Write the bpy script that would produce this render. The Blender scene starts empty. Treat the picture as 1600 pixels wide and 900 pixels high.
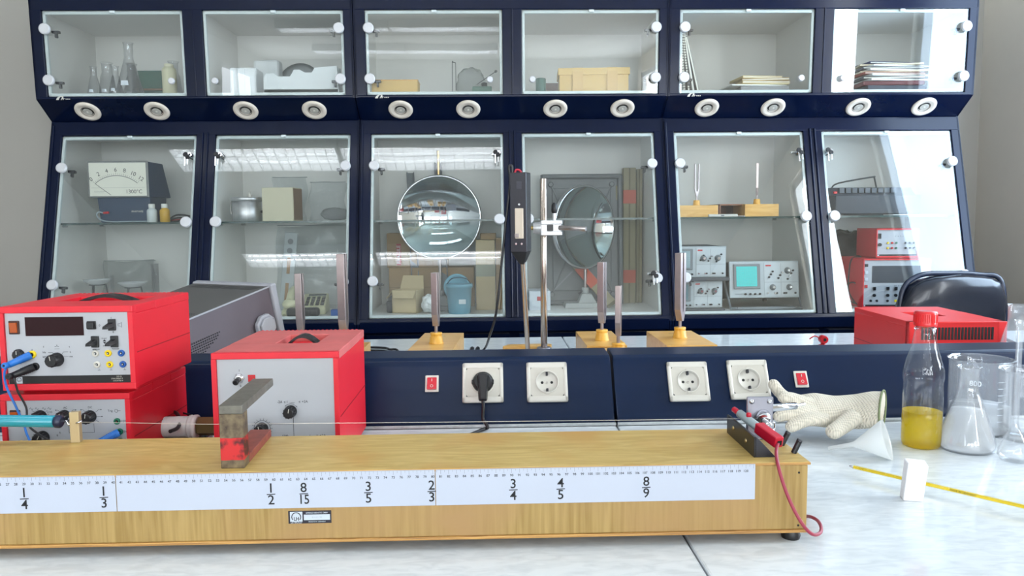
import bpy, bmesh, math, random
from math import sin, cos, pi, radians as R
from mathutils import Vector as V, Matrix as X4, noise as NZ
SC = bpy.context.scene; COL = SC.collection
# ---------------- camera, light, exposure ----------------
CZ = 1.2; FPX = 1200.0
YAW, PIT, ROL = R(1.5), R(5.0), R(0.55)
fw = V((sin(YAW)*cos(PIT), cos(YAW)*cos(PIT), -sin(PIT))); rt0 = V((cos(YAW), -sin(YAW), 0)); up0 = rt0.cross(fw)
rt = rt0*cos(ROL) - up0*sin(ROL); up = rt0*sin(ROL) + up0*cos(ROL)
cd = bpy.data.cameras.new('camera'); cam = bpy.data.objects.new('camera', cd); COL.objects.link(cam)
cd.sensor_width = 36; cd.lens = 36*FPX/1600; cd.clip_start = .02; cd.clip_end = 100
cam.matrix_world = X4(((rt.x, up.x, -fw.x, 0), (rt.y, up.y, -fw.y, 0), (rt.z, up.z, -fw.z, CZ), (0, 0, 0, 1)))
SC.camera = cam
SC.view_settings.view_transform = 'Standard'; SC.view_settings.look = 'None'
SC.view_settings.exposure = -0.45; SC.view_settings.gamma = 1; SC.view_settings.use_curve_mapping = False
w = bpy.data.worlds.new('sky'); SC.world = w; w.use_nodes = True
bgn = w.node_tree.nodes['Background']; bgn.inputs[0].default_value = (.62, .78, 1, 1); bgn.inputs[1].default_value = 1.2
TUBE = 17.0                                    # emission of the fluorescent tubes
WIN_DAY = 26.0                                 # daylight through one square metre of window, watts
def arealight(name, loc, rot, sx, sy, watts, col):
    l = bpy.data.lights.new(name, 'AREA'); l.shape = 'RECTANGLE'; l.size = sx; l.size_y = sy; l.energy = watts; l.color = col
    o = bpy.data.objects.new(name, l); COL.objects.link(o); o.location = loc; o.rotation_euler = rot; return o
XL, XR, YB, YF, ZC = -3.4, 2.31, 3.62, -6.0, 3.0   # the room
RWIN = [(1.95, 2.95), (.70, 1.29), (-5.8, -3.2)]
LWIN = [(-5.6, -3.9)]
FILLWIN = [(-3.1, -1.4), (-1.2, .5), (.7, 2.1)]                   # windows added in the unseen rear wall, for frontal fill light
REAR_FILL = 37.0; BZTOP = 2.5
WZ0, WZ1 = 1.0, 2.75
for a, b in RWIN: arealight('daylight_right', (XR+.10, (a+b)/2, (WZ0+WZ1)/2), (0, R(90), 0), WZ1-WZ0, b-a, (2.0 if a > 1 else 2.6)*WIN_DAY*(b-a)*(WZ1-WZ0), (.62, .80, 1) if a > 1 else (.88, .95, 1))
for a, b in LWIN: arealight('daylight_left', (XL-.16, (a+b)/2, (WZ0+WZ1)/2), (0, R(-90), 0), WZ1-WZ0, b-a, .8*WIN_DAY*(b-a)*(WZ1-WZ0), (.9, .95, 1))
for a, b in FILLWIN: arealight('rear_fill_light', ((a+b)/2, YF-.16, (WZ0+BZTOP)/2), (R(90), 0, 0), b-a, BZTOP-WZ0, REAR_FILL*(b-a)*(WZ1-WZ0), (.93, .97, 1))  # added fill from behind the camera, brightens the cabinet interiors
# ---------------- authoring helpers ----------------
def ray(px, py): return fw + rt*((px-800)/FPX) + up*((450-py)/FPX)
def at(px, py, Y):
    d = ray(px, py); t = Y/d.y; return V((d.x*t, Y, CZ+d.z*t))
def atz(px, py, Z):
    d = ray(px, py); t = (Z-CZ)/d.z; return V((d.x*t, d.y*t, Z))
def lin(c): return tuple((x/255/12.92 if x/255 <= .04045 else ((x/255+.055)/1.055)**2.4) for x in c)
MATS = {}
def nm(name):
    m = bpy.data.materials.new(name); m.use_nodes = True; MATS[name] = m
    return m, m.node_tree, m.node_tree.nodes['Principled BSDF']
def mat(name, c, rough=.5, metal=0, spec=.5, coat=0, var=0, vs=8, bump=0, bs=200, emit=0, sub=0, alpha=1, stretch=None):
    if name in MATS: return MATS[name]
    m, t, p = nm(name); N, L = t.nodes, t.links
    c4 = lin(c)+(1,)
    p.inputs['Base Color'].default_value = c4; p.inputs['Roughness'].default_value = rough; p.inputs['Metallic'].default_value = metal
    p.inputs['Specular IOR Level'].default_value = spec; p.inputs['Coat Weight'].default_value = coat; p.inputs['Coat Roughness'].default_value = .08
    if emit: p.inputs['Emission Color'].default_value = c4; p.inputs['Emission Strength'].default_value = emit
    if var or bump:
        tc = N.new('ShaderNodeTexCoord'); mp = N.new('ShaderNodeMapping'); L.new(tc.outputs['Object'], mp.inputs[0])
        if stretch: mp.inputs['Scale'].default_value = stretch
    if var:
        nz = N.new('ShaderNodeTexNoise'); nz.inputs['Scale'].default_value = vs; nz.inputs['Detail'].default_value = 6; nz.inputs['Roughness'].default_value = .65
        rp = N.new('ShaderNodeMapRange'); rp.inputs[1].default_value = .3; rp.inputs[2].default_value = .7; rp.inputs[3].default_value = 1-var; rp.inputs[4].default_value = 1+var*.6
        mx = N.new('ShaderNodeMix'); mx.data_type = 'RGBA'; mx.blend_type = 'MULTIPLY'; mx.inputs[0].default_value = 1; mx.inputs[6].default_value = c4
        L.new(mp.outputs[0], nz.inputs[0]); L.new(nz.outputs[0], rp.inputs[0]); L.new(rp.outputs[0], mx.inputs[7]); L.new(mx.outputs[2], p.inputs['Base Color'])
    if bump:
        nb = N.new('ShaderNodeTexNoise'); nb.inputs['Scale'].default_value = bs; nb.inputs['Detail'].default_value = 3
        b = N.new('ShaderNodeBump'); b.inputs['Strength'].default_value = bump; b.inputs['Distance'].default_value = .002
        L.new(mp.outputs[0], nb.inputs[0]); L.new(nb.outputs[0], b.inputs['Height']); L.new(b.outputs[0], p.inputs['Normal'])
    return m
def clear(name, tint=(1, 1, 1), ior=1.45, rough=0.0, haze=0, hazecol=(.9, .92, .95), bump=0, bs=30, k=1.0):
    """thin clear sheet: Fresnel mix of transparent and glossy, plus a little haze for milky plastic"""
    if name in MATS: return MATS[name]
    m, t, p = nm(name); N, L = t.nodes, t.links; out = N['Material Output']; N.remove(p)
    tr = N.new('ShaderNodeBsdfTransparent'); tr.inputs[0].default_value = tuple(tint)+(1,)
    gl = N.new('ShaderNodeBsdfGlossy'); gl.inputs['Roughness'].default_value = rough
    fr = N.new('ShaderNodeFresnel'); fr.inputs[0].default_value = ior; mx = N.new('ShaderNodeMixShader')
    ge = N.new('ShaderNodeNewGeometry'); im = N.new('ShaderNodeMapRange'); im.inputs[3].default_value = ior; im.inputs[4].default_value = 1/ior
    L.new(ge.outputs['Backfacing'], im.inputs[0]); L.new(im.outputs[0], fr.inputs[0]); src = fr.outputs[0]
    if k != 1:
        mu = N.new('ShaderNodeMath'); mu.operation = 'MULTIPLY'; mu.use_clamp = True; mu.inputs[1].default_value = k; L.new(src, mu.inputs[0]); src = mu.outputs[0]
    L.new(src, mx.inputs[0]); L.new(tr.outputs[0], mx.inputs[1]); L.new(gl.outputs[0], mx.inputs[2]); res = mx
    if haze:
        df = N.new('ShaderNodeBsdfDiffuse'); df.inputs[0].default_value = tuple(hazecol)+(1,); tl = N.new('ShaderNodeBsdfTranslucent'); tl.inputs[0].default_value = tuple(hazecol)+(1,)
        a = N.new('ShaderNodeMixShader'); L.new(df.outputs[0], a.inputs[1]); L.new(tl.outputs[0], a.inputs[2])
        m2 = N.new('ShaderNodeMixShader'); m2.inputs[0].default_value = haze; L.new(mx.outputs[0], m2.inputs[1]); L.new(a.outputs[0], m2.inputs[2]); res = m2
    if bump:
        tc = N.new('ShaderNodeTexCoord'); nb = N.new('ShaderNodeTexNoise'); nb.inputs['Scale'].default_value = bs; b = N.new('ShaderNodeBump')
        b.inputs['Strength'].default_value = bump; b.inputs['Distance'].default_value = .01; L.new(tc.outputs['Object'], nb.inputs[0]); L.new(nb.outputs[0], b.inputs['Height'])
        L.new(b.outputs[0], gl.inputs['Normal'])
        L.new(b.outputs[0], fr.inputs['Normal'])
    L.new(res.outputs[0], out.inputs[0]); return m
def wood(name, c1, c2, scale, dist=2, rough=.45, det=5, lo=.35, hi=.65, bump=0, c3=None, blot=2.5):
    if name in MATS: return MATS[name]
    m, t, p = nm(name); N, L = t.nodes, t.links; p.inputs['Roughness'].default_value = rough
    tc = N.new('ShaderNodeTexCoord'); mp = N.new('ShaderNodeMapping'); mp.inputs['Scale'].default_value = scale
    nz = N.new('ShaderNodeTexNoise'); nz.inputs['Scale'].default_value = 1; nz.inputs['Detail'].default_value = det; nz.inputs['Distortion'].default_value = dist
    cr = N.new('ShaderNodeValToRGB'); cr.color_ramp.elements[0].position = lo; cr.color_ramp.elements[1].position = hi
    cr.color_ramp.elements[0].color = lin(c1)+(1,); cr.color_ramp.elements[1].color = lin(c2)+(1,)
    L.new(tc.outputs['Object'], mp.inputs[0]); L.new(mp.outputs[0], nz.inputs[0]); L.new(nz.outputs[0], cr.inputs[0]); o = cr.outputs[0]
    if c3:
        n2 = N.new('ShaderNodeTexNoise'); n2.inputs['Scale'].default_value = blot; n2.inputs['Detail'].default_value = 3; L.new(tc.outputs['Object'], n2.inputs[0])
        r2 = N.new('ShaderNodeMapRange'); r2.inputs[1].default_value = .5; r2.inputs[2].default_value = .72; L.new(n2.outputs[0], r2.inputs[0])
        mx = N.new('ShaderNodeMix'); mx.data_type = 'RGBA'; mx.inputs[7].default_value = lin(c3)+(1,); L.new(r2.outputs[0], mx.inputs[0]); L.new(o, mx.inputs[6]); o = mx.outputs[2]
    L.new(o, p.inputs['Base Color']); return m
def thing(name, label, cat, loc=(0, 0, 0), rz=0, group=None, rot=None):
    o = bpy.data.objects.new(name, None); COL.objects.link(o); o.location = loc; o.rotation_euler = rot or (0, 0, rz)
    o.empty_display_size = .05; return tag(o, label, cat, group)
def tag(o, label=None, cat=None, group=None, kind=None):
    for k, v in (('label', label), ('category', cat), ('group', group), ('kind', kind)):
        if v: o[k] = v
    return o
TXT = {}
def textmesh(s, bold=0):
    if (s, bold) in TXT: return TXT[(s, bold)]
    cu = bpy.data.curves.new('t', 'FONT'); cu.body = s; cu.size = 1; cu.align_x = 'CENTER'; cu.align_y = 'CENTER'; cu.resolution_u = 3; cu.offset = bold
    ob = bpy.data.objects.new('t', cu); COL.objects.link(ob); dg = bpy.context.evaluated_depsgraph_get(); me = bpy.data.meshes.new_from_object(ob.evaluated_get(dg))
    r = ([v.co.copy() for v in me.vertices], [tuple(f.vertices) for f in me.polygons]); bpy.data.objects.remove(ob); bpy.data.meshes.remove(me); bpy.data.curves.remove(cu)
    TXT[(s, bold)] = r; return r
def FR(o=(0, 0, 0), u=(1, 0, 0), v=(0, 0, 1)):
    """frame: origin o, u right, v up on the face, third axis out of the face"""
    u = V(u).normalized(); v = V(v); v = (v-u*v.dot(u)).normalized(); n = u.cross(v)
    return X4(((u.x, v.x, n.x, o[0]), (u.y, v.y, n.y, o[1]), (u.z, v.z, n.z, o[2]), (0, 0, 0, 1)))
def T(*a): return X4.Translation(V(a) if len(a) == 3 else a[0])
class MB:
    def __init__(s, M=None): s.v = []; s.f = []; s.mi = []; s.sm = []; s.mats = []; s.M = M or X4()
    def add(s, vs, fs, m, smooth=False):
        if m not in s.mats: s.mats.append(m)
        k = s.mats.index(m); b = len(s.v); s.v += [s.M @ V(p) for p in vs]
        fl = s.M.to_3x3().determinant() < 0
        for i, f in enumerate(fs):
            s.f.append(tuple(b+q for q in (reversed(f) if fl else f))); s.mi.append(k); s.sm.append(smooth if isinstance(smooth, bool) else smooth[i])
        return s
    def box(s, x0, x1, y0, y1, z0, z1, m, b=0, seg=2):
        bm = bmesh.new(); bmesh.ops.create_cube(bm, size=1)
        sx, sy, sz = abs(x1-x0), abs(y1-y0), abs(z1-z0)
        for q in bm.verts: q.co = V(((x0+x1)/2+q.co.x*sx, (y0+y1)/2+q.co.y*sy, (z0+z1)/2+q.co.z*sz))
        if b: bmesh.ops.bevel(bm, geom=bm.edges[:], offset=min(b, .45*min(sx, sy, sz)), segments=seg, affect='EDGES', profile=.5)
        return s.bm(bm, m)
    def bm(s, bm, m, smooth=False):
        bm.verts.index_update(); s.add([q.co.copy() for q in bm.verts], [tuple(l.vert.index for l in f.loops) for f in bm.faces], m, smooth); bm.free(); return s
    def hexa(s, p, m, b=0):
        """8 corners: bottom ring then top ring"""
        bm = bmesh.new(); vs = [bm.verts.new(q) for q in p]
        for f in ((3, 2, 1, 0), (4, 5, 6, 7), (0, 1, 5, 4), (1, 2, 6, 5), (2, 3, 7, 6), (3, 0, 4, 7)): bm.faces.new([vs[i] for i in f])
        if b: bmesh.ops.bevel(bm, geom=bm.edges[:], offset=b, segments=2, affect='EDGES', profile=.5)
        return s.bm(bm, m)
    def lathe(s, prof, m, M=None, n=28, cap0=True, cap1=True, smooth=True):
        """prof: (radius, height) along local z"""
        M = M or X4(); vs = []; fs = []; k = len(prof)
        for r, h in prof:
            for i in range(n): vs.append(M @ V((r*cos(2*pi*i/n), r*sin(2*pi*i/n), h)))
        for j in range(k-1):
            for i in range(n): fs.append((j*n+i, j*n+(i+1) % n, (j+1)*n+(i+1) % n, (j+1)*n+i))
        s.add(vs, fs, m, smooth)
        if cap0 and prof[0][0] > 1e-5: s.add(vs[:n], [tuple(reversed(range(n)))], m)
        if cap1 and prof[-1][0] > 1e-5: s.add(vs[-n:], [tuple(range(n))], m)
        return s
    def cyl(s, p, q, r, m, r2=None, n=20, cap=True, e=0):
        p, q = V(p), V(q); d = q-p; M = X4.Translation(p) @ d.to_track_quat('Z', 'Y').to_matrix().to_4x4(); L = d.length; r2 = r if r2 is None else r2
        pr = [(r-e, 0), (r, e), (r2, L-e), (r2-e, L)] if e else [(r, 0), (r2, L)]
        return s.lathe(pr, m, M, n, cap, cap)
    def tube(s, pts, r, m, n=8, sub=4, closed=False):
        P = [V(p) for p in pts]
        if sub > 1 and len(P) > 2:
            Q = []; K = len(P)
            for i in range(K-1):
                a, b, c, d = P[max(i-1, 0)], P[i], P[i+1], P[min(i+2, K-1)]
                for j in range(sub):
                    t = j/sub; Q.append(.5*((2*b)+(c-a)*t+(2*a-5*b+4*c-d)*t*t+(3*b-a-3*c+d)*t**3))
            P = Q+[P[-1]]
        vs = []; fs = []; K = len(P); N = None
        for i, p in enumerate(P):
            d = (P[min(i+1, K-1)]-P[max(i-1, 0)]).normalized()
            if N is None: N = d.orthogonal().normalized()
            N = (N-d*N.dot(d)); N = N.normalized() if N.length > 1e-6 else d.orthogonal().normalized(); B = d.cross(N)
            rr = r[min(i, len(r)-1)] if isinstance(r, (list, tuple)) else r
            for j in range(n): vs.append(p+(N*cos(2*pi*j/n)+B*sin(2*pi*j/n))*rr)
        for i in range(K-1):
            for j in range(n): fs.append((i*n+j, i*n+(j+1) % n, (i+1)*n+(j+1) % n, (i+1)*n+j))
        s.add(vs, fs, m, True); s.add(vs[:n], [tuple(reversed(range(n)))], m); s.add(vs[-n:], [tuple(range(n))], m); return s
    def prism(s, poly, z0, z1, m, b=0):
        n = len(poly); ar = sum(poly[i][0]*poly[(i+1) % n][1]-poly[(i+1) % n][0]*poly[i][1] for i in range(n))
        if ar < 0: poly = list(reversed(poly))
        bm = bmesh.new(); a = [bm.verts.new((p[0], p[1], z0)) for p in poly]; c = [bm.verts.new((p[0], p[1], z1)) for p in poly]
        bm.faces.new(list(reversed(a))); bm.faces.new(c)
        for i in range(n): bm.faces.new((a[i], a[(i+1) % n], c[(i+1) % n], c[i]))
        if b: bmesh.ops.bevel(bm, geom=bm.edges[:], offset=b, segments=2, affect='EDGES', profile=.5)
        return s.bm(bm, m)
    def flat(s, poly, z, m):
        n = len(poly); return s.add([(p[0], p[1], z) for p in poly], [tuple(range(n))], m)
    def line(s, x0, y0, x1, y1, wd, z, m):
        d = V((x1-x0, y1-y0)); d = d.normalized()*wd/2; q = V((-d.y, d.x))
        return s.flat([(x0-q.x, y0-q.y), (x1-q.x, y1-q.y), (x1+q.x, y1+q.y), (x0+q.x, y0+q.y)], z, m)
    def arc(s, cx, cy, r, a0, a1, wd, z, m, n=24):
        for i in range(n):
            a, b = a0+(a1-a0)*i/n, a0+(a1-a0)*(i+1)/n
            s.line(cx+r*cos(a), cy+r*sin(a), cx+r*cos(b), cy+r*sin(b), wd, z, m)
        return s
    def disc(s, x, y, r, z0, z1, m, n=20, e=0): return s.lathe([(r, z0), (r, z1-e), (r-e, z1)] if e else [(r, z0), (r, z1)], m, T(x, y, 0), n)
    def text(s, t, x, y, size, m, z=.0004, rot=0, bold=0, sx=1):
        vs, fs = textmesh(t, bold); c, d = cos(rot), sin(rot)
        return s.add([(x+(p.x*c*sx-p.y*d)*size, y+(p.x*d*sx+p.y*c)*size, z) for p in vs], fs, m)
    def ball(s, c, r, m, sc=(1, 1, 1), n=20, k=12):
        pr = [(max(r*sin(pi*i/k), 1e-4), -r*cos(pi*i/k)) for i in range(k+1)]
        return s.lathe(pr, m, T(*c) @ X4.Diagonal(V(sc+(1,))), n, False, False)
    def build(s, name, parent=None, loc=None, rz=0):
        me = bpy.data.meshes.new(name); me.from_pydata([tuple(p) for p in s.v], [], s.f)
        for m in s.mats: me.materials.append(m)
        me.polygons.foreach_set('material_index', s.mi); me.polygons.foreach_set('use_smooth', s.sm); me.update()
        o = bpy.data.objects.new(name, me); COL.objects.link(o)
        if parent: o.parent = parent
        if loc is not None: o.location = loc; o.rotation_euler = (0, 0, rz)
        return o
# ---------------- materials ----------------
NAVY = mat('navy_laminate', (6, 17, 44), .2, spec=.2, coat=.04, var=.10, vs=14)
NAVYR = mat('navy_rail', (5, 27, 58), .32, spec=.25, coat=.0, var=.12, vs=9)
DARK = mat('dark_recess', (8, 10, 14), .6)
LINING = mat('white_lining', (230, 229, 225), .45, var=.02, vs=3)
STRIP = mat('pale_strip', (206, 216, 216), .35)
KNOBW = mat('white_knob', (206, 206, 208), .35)
CREAM = mat('cream_plastic', (226, 216, 202), .4)
CHROME = mat('chrome', (205, 205, 208), .14, 1)
STEEL = mat('steel', (176, 168, 165), .3, 1, var=.1, vs=30)
DSTEEL = mat('dark_steel', (70, 70, 74), .35, 1)
ALU = mat('aluminium', (214, 214, 216), .45, 1, stretch=(60, 60, 1), var=.15, vs=3)
BLACK = mat('black_plastic', (18, 18, 22), .38)
INK = mat('black_ink', (14, 14, 22), .6)
GREYINK = mat('grey_ink', (95, 100, 108), .6)
FINEINK = mat('fine_ink', (60, 62, 72), .6)
REDC = mat('red_case', (218, 28, 46), .42, var=.05, vs=6)
REDD = mat('red_groove', (150, 14, 22), .5)
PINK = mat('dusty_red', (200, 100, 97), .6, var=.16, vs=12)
PANEL = mat('grey_panel', (176, 179, 185), .4)
WHITEP = mat('white_plastic', (202, 199, 190), .3)
MIRROR = mat('mirror', (222, 226, 232), .035, 1)
PANE = clear('window_glass', (.97, .985, .983), 1.5, 0, k=1.6, bump=.03, bs=3.2)
GLASSW = clear('lab_glass', (.99, .995, 1), 1.5, 0.02, k=1.4, haze=.06)
SHELFG = clear('shelf_glass', (.72, .80, .78), 1.5, 0)
SHELFE = mat('shelf_glass_edge', (38, 62, 60), .15)
BAG = clear('clear_bag', (.93, .95, .95), 1.4, .12, haze=.11, bump=.9, bs=28, k=1.3)
CARD = mat('cardboard', (168, 140, 104), .8, var=.08, vs=10)
CARDL = mat('pale_cardboard', (196, 178, 140), .8, var=.07, vs=10)
PAPER = mat('paper', (232, 228, 214), .7)
YCARD = mat('yellow_card', (216, 180, 112), .7, var=.05, vs=9)
RTAPE = mat('red_tape', (196, 84, 56), .5)
GREYP = mat('grey_plastic', (120, 124, 126), .45)
WOODB = wood('resonance_wood', (214, 158, 78), (232, 184, 108), (6, 40, 40), rough=.28)
KNOBY = wood('turned_wood', (222, 160, 52), (238, 184, 82), (50, 50, 10), rough=.3)
INST = mat('instrument_grey', (176, 182, 184), .45)
INSTD = mat('instrument_dark', (66, 70, 76), .45)
# ---------------- the room ----------------
WALLB = mat('grey_wall', (178, 174, 166), .85, var=.02, vs=2)
WALLR = mat('cream_wall', (236, 226, 210), .85, var=.05, vs=1.2)
WHITEW = mat('white_wall', (206, 208, 206), .85)
CEIL = mat('ceiling_white', (215, 216, 214), .8)
FLOOR = mat('floor_vinyl', (176, 172, 164), .4, var=.1, vs=6)
FRAME = mat('window_frame', (236, 238, 240), .4)
def struct(name, mb): return tag(mb.build(name), kind='structure')
struct('floor', MB().box(XL, XR, YF, YB, -.1, 0, FLOOR))
struct('ceiling', MB().box(XL, XR, YF, YB, ZC, ZC+.1, CEIL))
struct('wall_back', MB().box(XL-.2, XR+.2, YB, YB+.15, 0, ZC, WALLB))
mb = MB(); mb.box(XL-.2, XR+.2, YF-.2, YF, 0, WZ0, WHITEW); mb.box(XL-.2, XR+.2, YF-.2, YF, BZTOP, ZC, WHITEW); x_ = XL-.2
for a, b in FILLWIN: mb.box(x_, a, YF-.2, YF, WZ0, BZTOP, WHITEW); x_ = b
mb.box(x_, XR+.2, YF-.2, YF, WZ0, BZTOP, WHITEW); struct('wall_rear', mb)
def wallwin(name, x0, x1, wins, m):
    mb = MB(); y = YF
    mb.box(x0, x1, YF, YB, 0, WZ0, m); mb.box(x0, x1, YF, YB, WZ1, ZC, m)
    for a, b in sorted(wins): mb.box(x0, x1, y, a, WZ0, WZ1, m); y = b
    mb.box(x0, x1, y, YB, WZ0, WZ1, m); struct(name, mb)
wallwin('wall_right', XR, XR+.2, RWIN, WALLR); wallwin('wall_left', XL-.2, XL, LWIN, WHITEW)
k = 0
for x, wins in ((XR+.03, RWIN), (XL-.12, LWIN)):
    for a, b in wins:
        k += 1; mb = MB(); t = .05
        mb.box(x, x+t, a, b, WZ0, WZ0+.06, FRAME).box(x, x+t, a, b, WZ1-.06, WZ1, FRAME).box(x, x+t, a, a+.05, WZ0, WZ1, FRAME).box(x, x+t, b-.05, b, WZ0, WZ1, FRAME)
        if b < 0: mb.box(x, x+t, (a+b)/2-.03, (a+b)/2+.03, WZ0, WZ1, FRAME); mb.box(x, x+t, a, b, 2.15, 2.2, FRAME)
        struct('window_%d' % k, mb)
for a, b in FILLWIN:
    k += 1; mb = MB(); y = YF-.12; t = .05
    mb.box(a, b, y, y+t, WZ0, WZ0+.06, FRAME).box(a, b, y, y+t, BZTOP-.06, BZTOP, FRAME).box(a, a+.05, y, y+t, WZ0, BZTOP, FRAME).box(b-.05, b, y, y+t, WZ0, BZTOP, FRAME)
    mb.box((a+b)/2-.03, (a+b)/2+.03, y, y+t, WZ0, BZTOP, FRAME); mb.box(a, b, y, y+t, 2.15, 2.2, FRAME); struct('window_%d' % k, mb)  # frames of the rear windows made up for the fill light
# ceiling lights with three tubes and louvres
TUBEM = mat('tube_light', (250, 252, 255), .5, emit=TUBE)
LOUV = mat('louvre', (225, 228, 230), .25, metal=.6)
def ceiling_light(x, y, label):
    t = thing('ceiling_light', label, 'ceiling light', (x, y, ZC), group='louvred ceiling lights')
    m = MB().box(-.61, .61, -.16, .16, -.012, 0, FRAME)
    for s in (-1, 1): m.box(-.61, .61, s*.16-.008, s*.16+.008, -.085, 0, FRAME); m.box(s*.61-.006, s*.61+.006, -.16, .16, -.085, 0, FRAME)
    m.build('housing', t)
    for q in (-.1, 0, .1): MB().cyl((-.59, q, -.04), (.59, q, -.04), .012, TUBEM, n=10).build('tube', t)
    l = MB()
    for i in range(1, 16): l.box(-.6+i*.075-.0015, -.6+i*.075+.0015, -.155, .155, -.085, -.06, LOUV)
    for q in (-.05, .05): l.box(-.6, .6, q-.002, q+.002, -.085, -.06, LOUV)
    l.build('louvre', t)
rows = ['just in front of the camera', 'just behind the camera', 'third row from the cabinets', 'rearmost row']
for i, y in enumerate((.87, -.9, -2.8, -4.6)):
    for j, x in enumerate((-1.75, -.5)):
        ceiling_light(x, y, 'louvred fluorescent ceiling light, %s one of the %s' % (('left', 'right')[j], rows[i]))
# ---------------- display cabinets ----------------
MX = [-1.774, -.531, .711]; MW = 1.2425
LB, LT = V((0, 3.0, .80)), V((0, 3.203, 1.617)); UB, UT = V((0, 3.105, 1.69)), V((0, 3.088, 2.14))
lv = (LT-LB).normalized(); uv = (UT-UB).normalized()
def lz(z): return (z-.8)/lv.z          # distance up the slanted lower face
def uz(z): return (z-1.69)/uv.z
def lface(z): return 3.0+(z-.8)*(.203/.817)
OPX = [(.045, .584), (.660, 1.205)]
side = ['left', 'middle', 'right']
def knob(mb, x, y, r, m=KNOBW, z=.008): mb.disc(x, y, r*.35, .0, z, DSTEEL, 12); mb.disc(x, y, r, z, z+.012, m, 24, .003)
def frame_with_holes(mb, W, v0, v1, h0, h1, holes, th, m):
    """face frame in (u,v,n) with openings"""
    mb.box(0, W, v0, h0, -th, 0, m, .003); mb.box(0, W, h1, v1, -th, 0, m, .003)
    xs = [0]+[q for h in holes for q in h]+[W]
    for i in range(0, len(xs), 2): mb.box(xs[i], xs[i+1], h0-.002, h1+.002, -th, 0, m, .002)
for i, mx in enumerate(MX):
    O = V((mx+MW/2, 3.3, 0)); Ti = T(*(-O))
    cab = thing('display_cabinet', ['navy lab display cabinet at the left end of the row, holding the dial meter', 'navy lab display cabinet in the middle of the row, holding two round mirrors', 'navy lab display cabinet at the right end of the row, holding oscilloscopes'][i], 'cabinet', O, group='navy glazed cabinets along the back wall')
    c = MB(Ti)
    prof = [(3.6, 2.14), (UT.y, 2.14), (UB.y, 1.69), (3.203, 1.617), (3.0, .80), (3.0, .765), (3.03, .765), (3.03, 0), (3.6, 0)]
    e = .0015
    for a, b in ((e, .009), (MW-.009, MW-e)):
        c.M = Ti @ X4(((0, 0, 1, mx), (1, 0, 0, 0), (0, 1, 0, 0), (0, 0, 0, 1))); c.prism(prof, a, b, NAVY)
    c.M = Ti @ FR((mx, LB.y, LB.z), (1, 0, 0), lv); frame_with_holes(c, MW-e, 0, lz(1.617), lz(.822), lz(1.56), OPX, .02, NAVY)
    c.box(.606, .614, .02, lz(1.57), -.001, .006, NAVY, .003); c.box(.626, .634, .02, lz(1.57), -.001, .006, NAVY, .003); c.box(.006, .016, .02, lz(1.6), 0, .005, NAVY, .002)
    c.M = Ti @ FR((mx, UB.y, UB.z), (1, 0, 0), uv); frame_with_holes(c, MW-e, 0, uz(2.14), uz(1.70), uz(2.026), OPX, .02, NAVY)
    c.box(.619, .625, .01, uz(2.03), 0, .003, NAVY, .001)
    c.M = Ti
    sv = V((0, UB.y-3.203, 1.69-1.617)); c.M = Ti @ FR((mx, 3.203, 1.617), (1, 0, 0), sv); c.box(.004, MW-.004, 0, sv.length, -.015, 0, NAVY)
    c.M = Ti
    c.box(mx+.01, mx+MW-.01, 3.0, 3.03, .765, .81, NAVY, .003); c.box(mx+.02, mx+MW-.02, 3.03, 3.05, 0, .77, NAVY)
    for a, b in ((.03, .6), (.635, 1.21)): c.box(mx+a, mx+b, 3.02, 3.032, .60, .755, NAVY, .003); c.box(mx+a, mx+b, 3.02, 3.032, .1, .59, NAVY, .003)
    c.box(mx+.01, mx+MW-.01, 3.09, 3.6, 2.12, 2.14, NAVY); c.box(mx+.01, mx+MW-.01, 3.57, 3.6, 0, 2.12, NAVY)
    c.box(mx+.02, mx+MW-.02, 3.03, 3.58, .79, .806, NAVY)
    c.build('carcass', cab)
    l = MB(Ti)
    for a, b in ((.0215, .597), (.648, 1.221)):
        for (z0, z1, fy) in ((1.70, 2.035, lambda z: 3.112), (.822, 1.571, None)):
            up_ = fy is not None
            yb0, yb1 = (3.125, 3.112) if up_ else (lface(z0)+.025, lface(z1)+.025)
            l.box(mx+a, mx+b, 3.55, 3.56, z0-.01, z1+.01, LINING)
            l.box(mx+a, mx+b, yb1, 3.55, z1, z1+.01, LINING)
            l.box(mx+a, mx+b, yb0, 3.55, z0-.012, z0, LINING)
            l.M = Ti @ X4(((0, 0, 1, mx), (1, 0, 0, 0), (0, 1, 0, 0), (0, 0, 0, 1)))
            pf = [(3.555, z1+.01), (yb1, z1+.01), (yb0, z0-.01), (3.555, z0-.01)]
            l.prism(pf, a-.012, a, LINING); l.prism(pf, b, b+.012, LINING); l.M = Ti
    l.build('lining', cab)
    # glass shelves
    for a, b in ((.022, .595), (.65, 1.223)):
        s = MB(Ti); s.box(mx+a, mx+b, 3.14, 3.545, 1.2, 1.208, SHELFG); s.box(mx+a, mx+b, 3.137, 3.1405, 1.2, 1.208, SHELFE)
        sh = s.build('glass_shelf', cab)
        for px_, s_ in ((a+.008, 1), (b-.008, -1)):
            for y_ in (3.2, 3.5): MB(Ti).cyl((mx+px_-.008*s_, y_, 1.195), (mx+px_+.01*s_, y_, 1.195), .005, CHROME, n=10).build('shelf_pin', sh)
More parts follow.
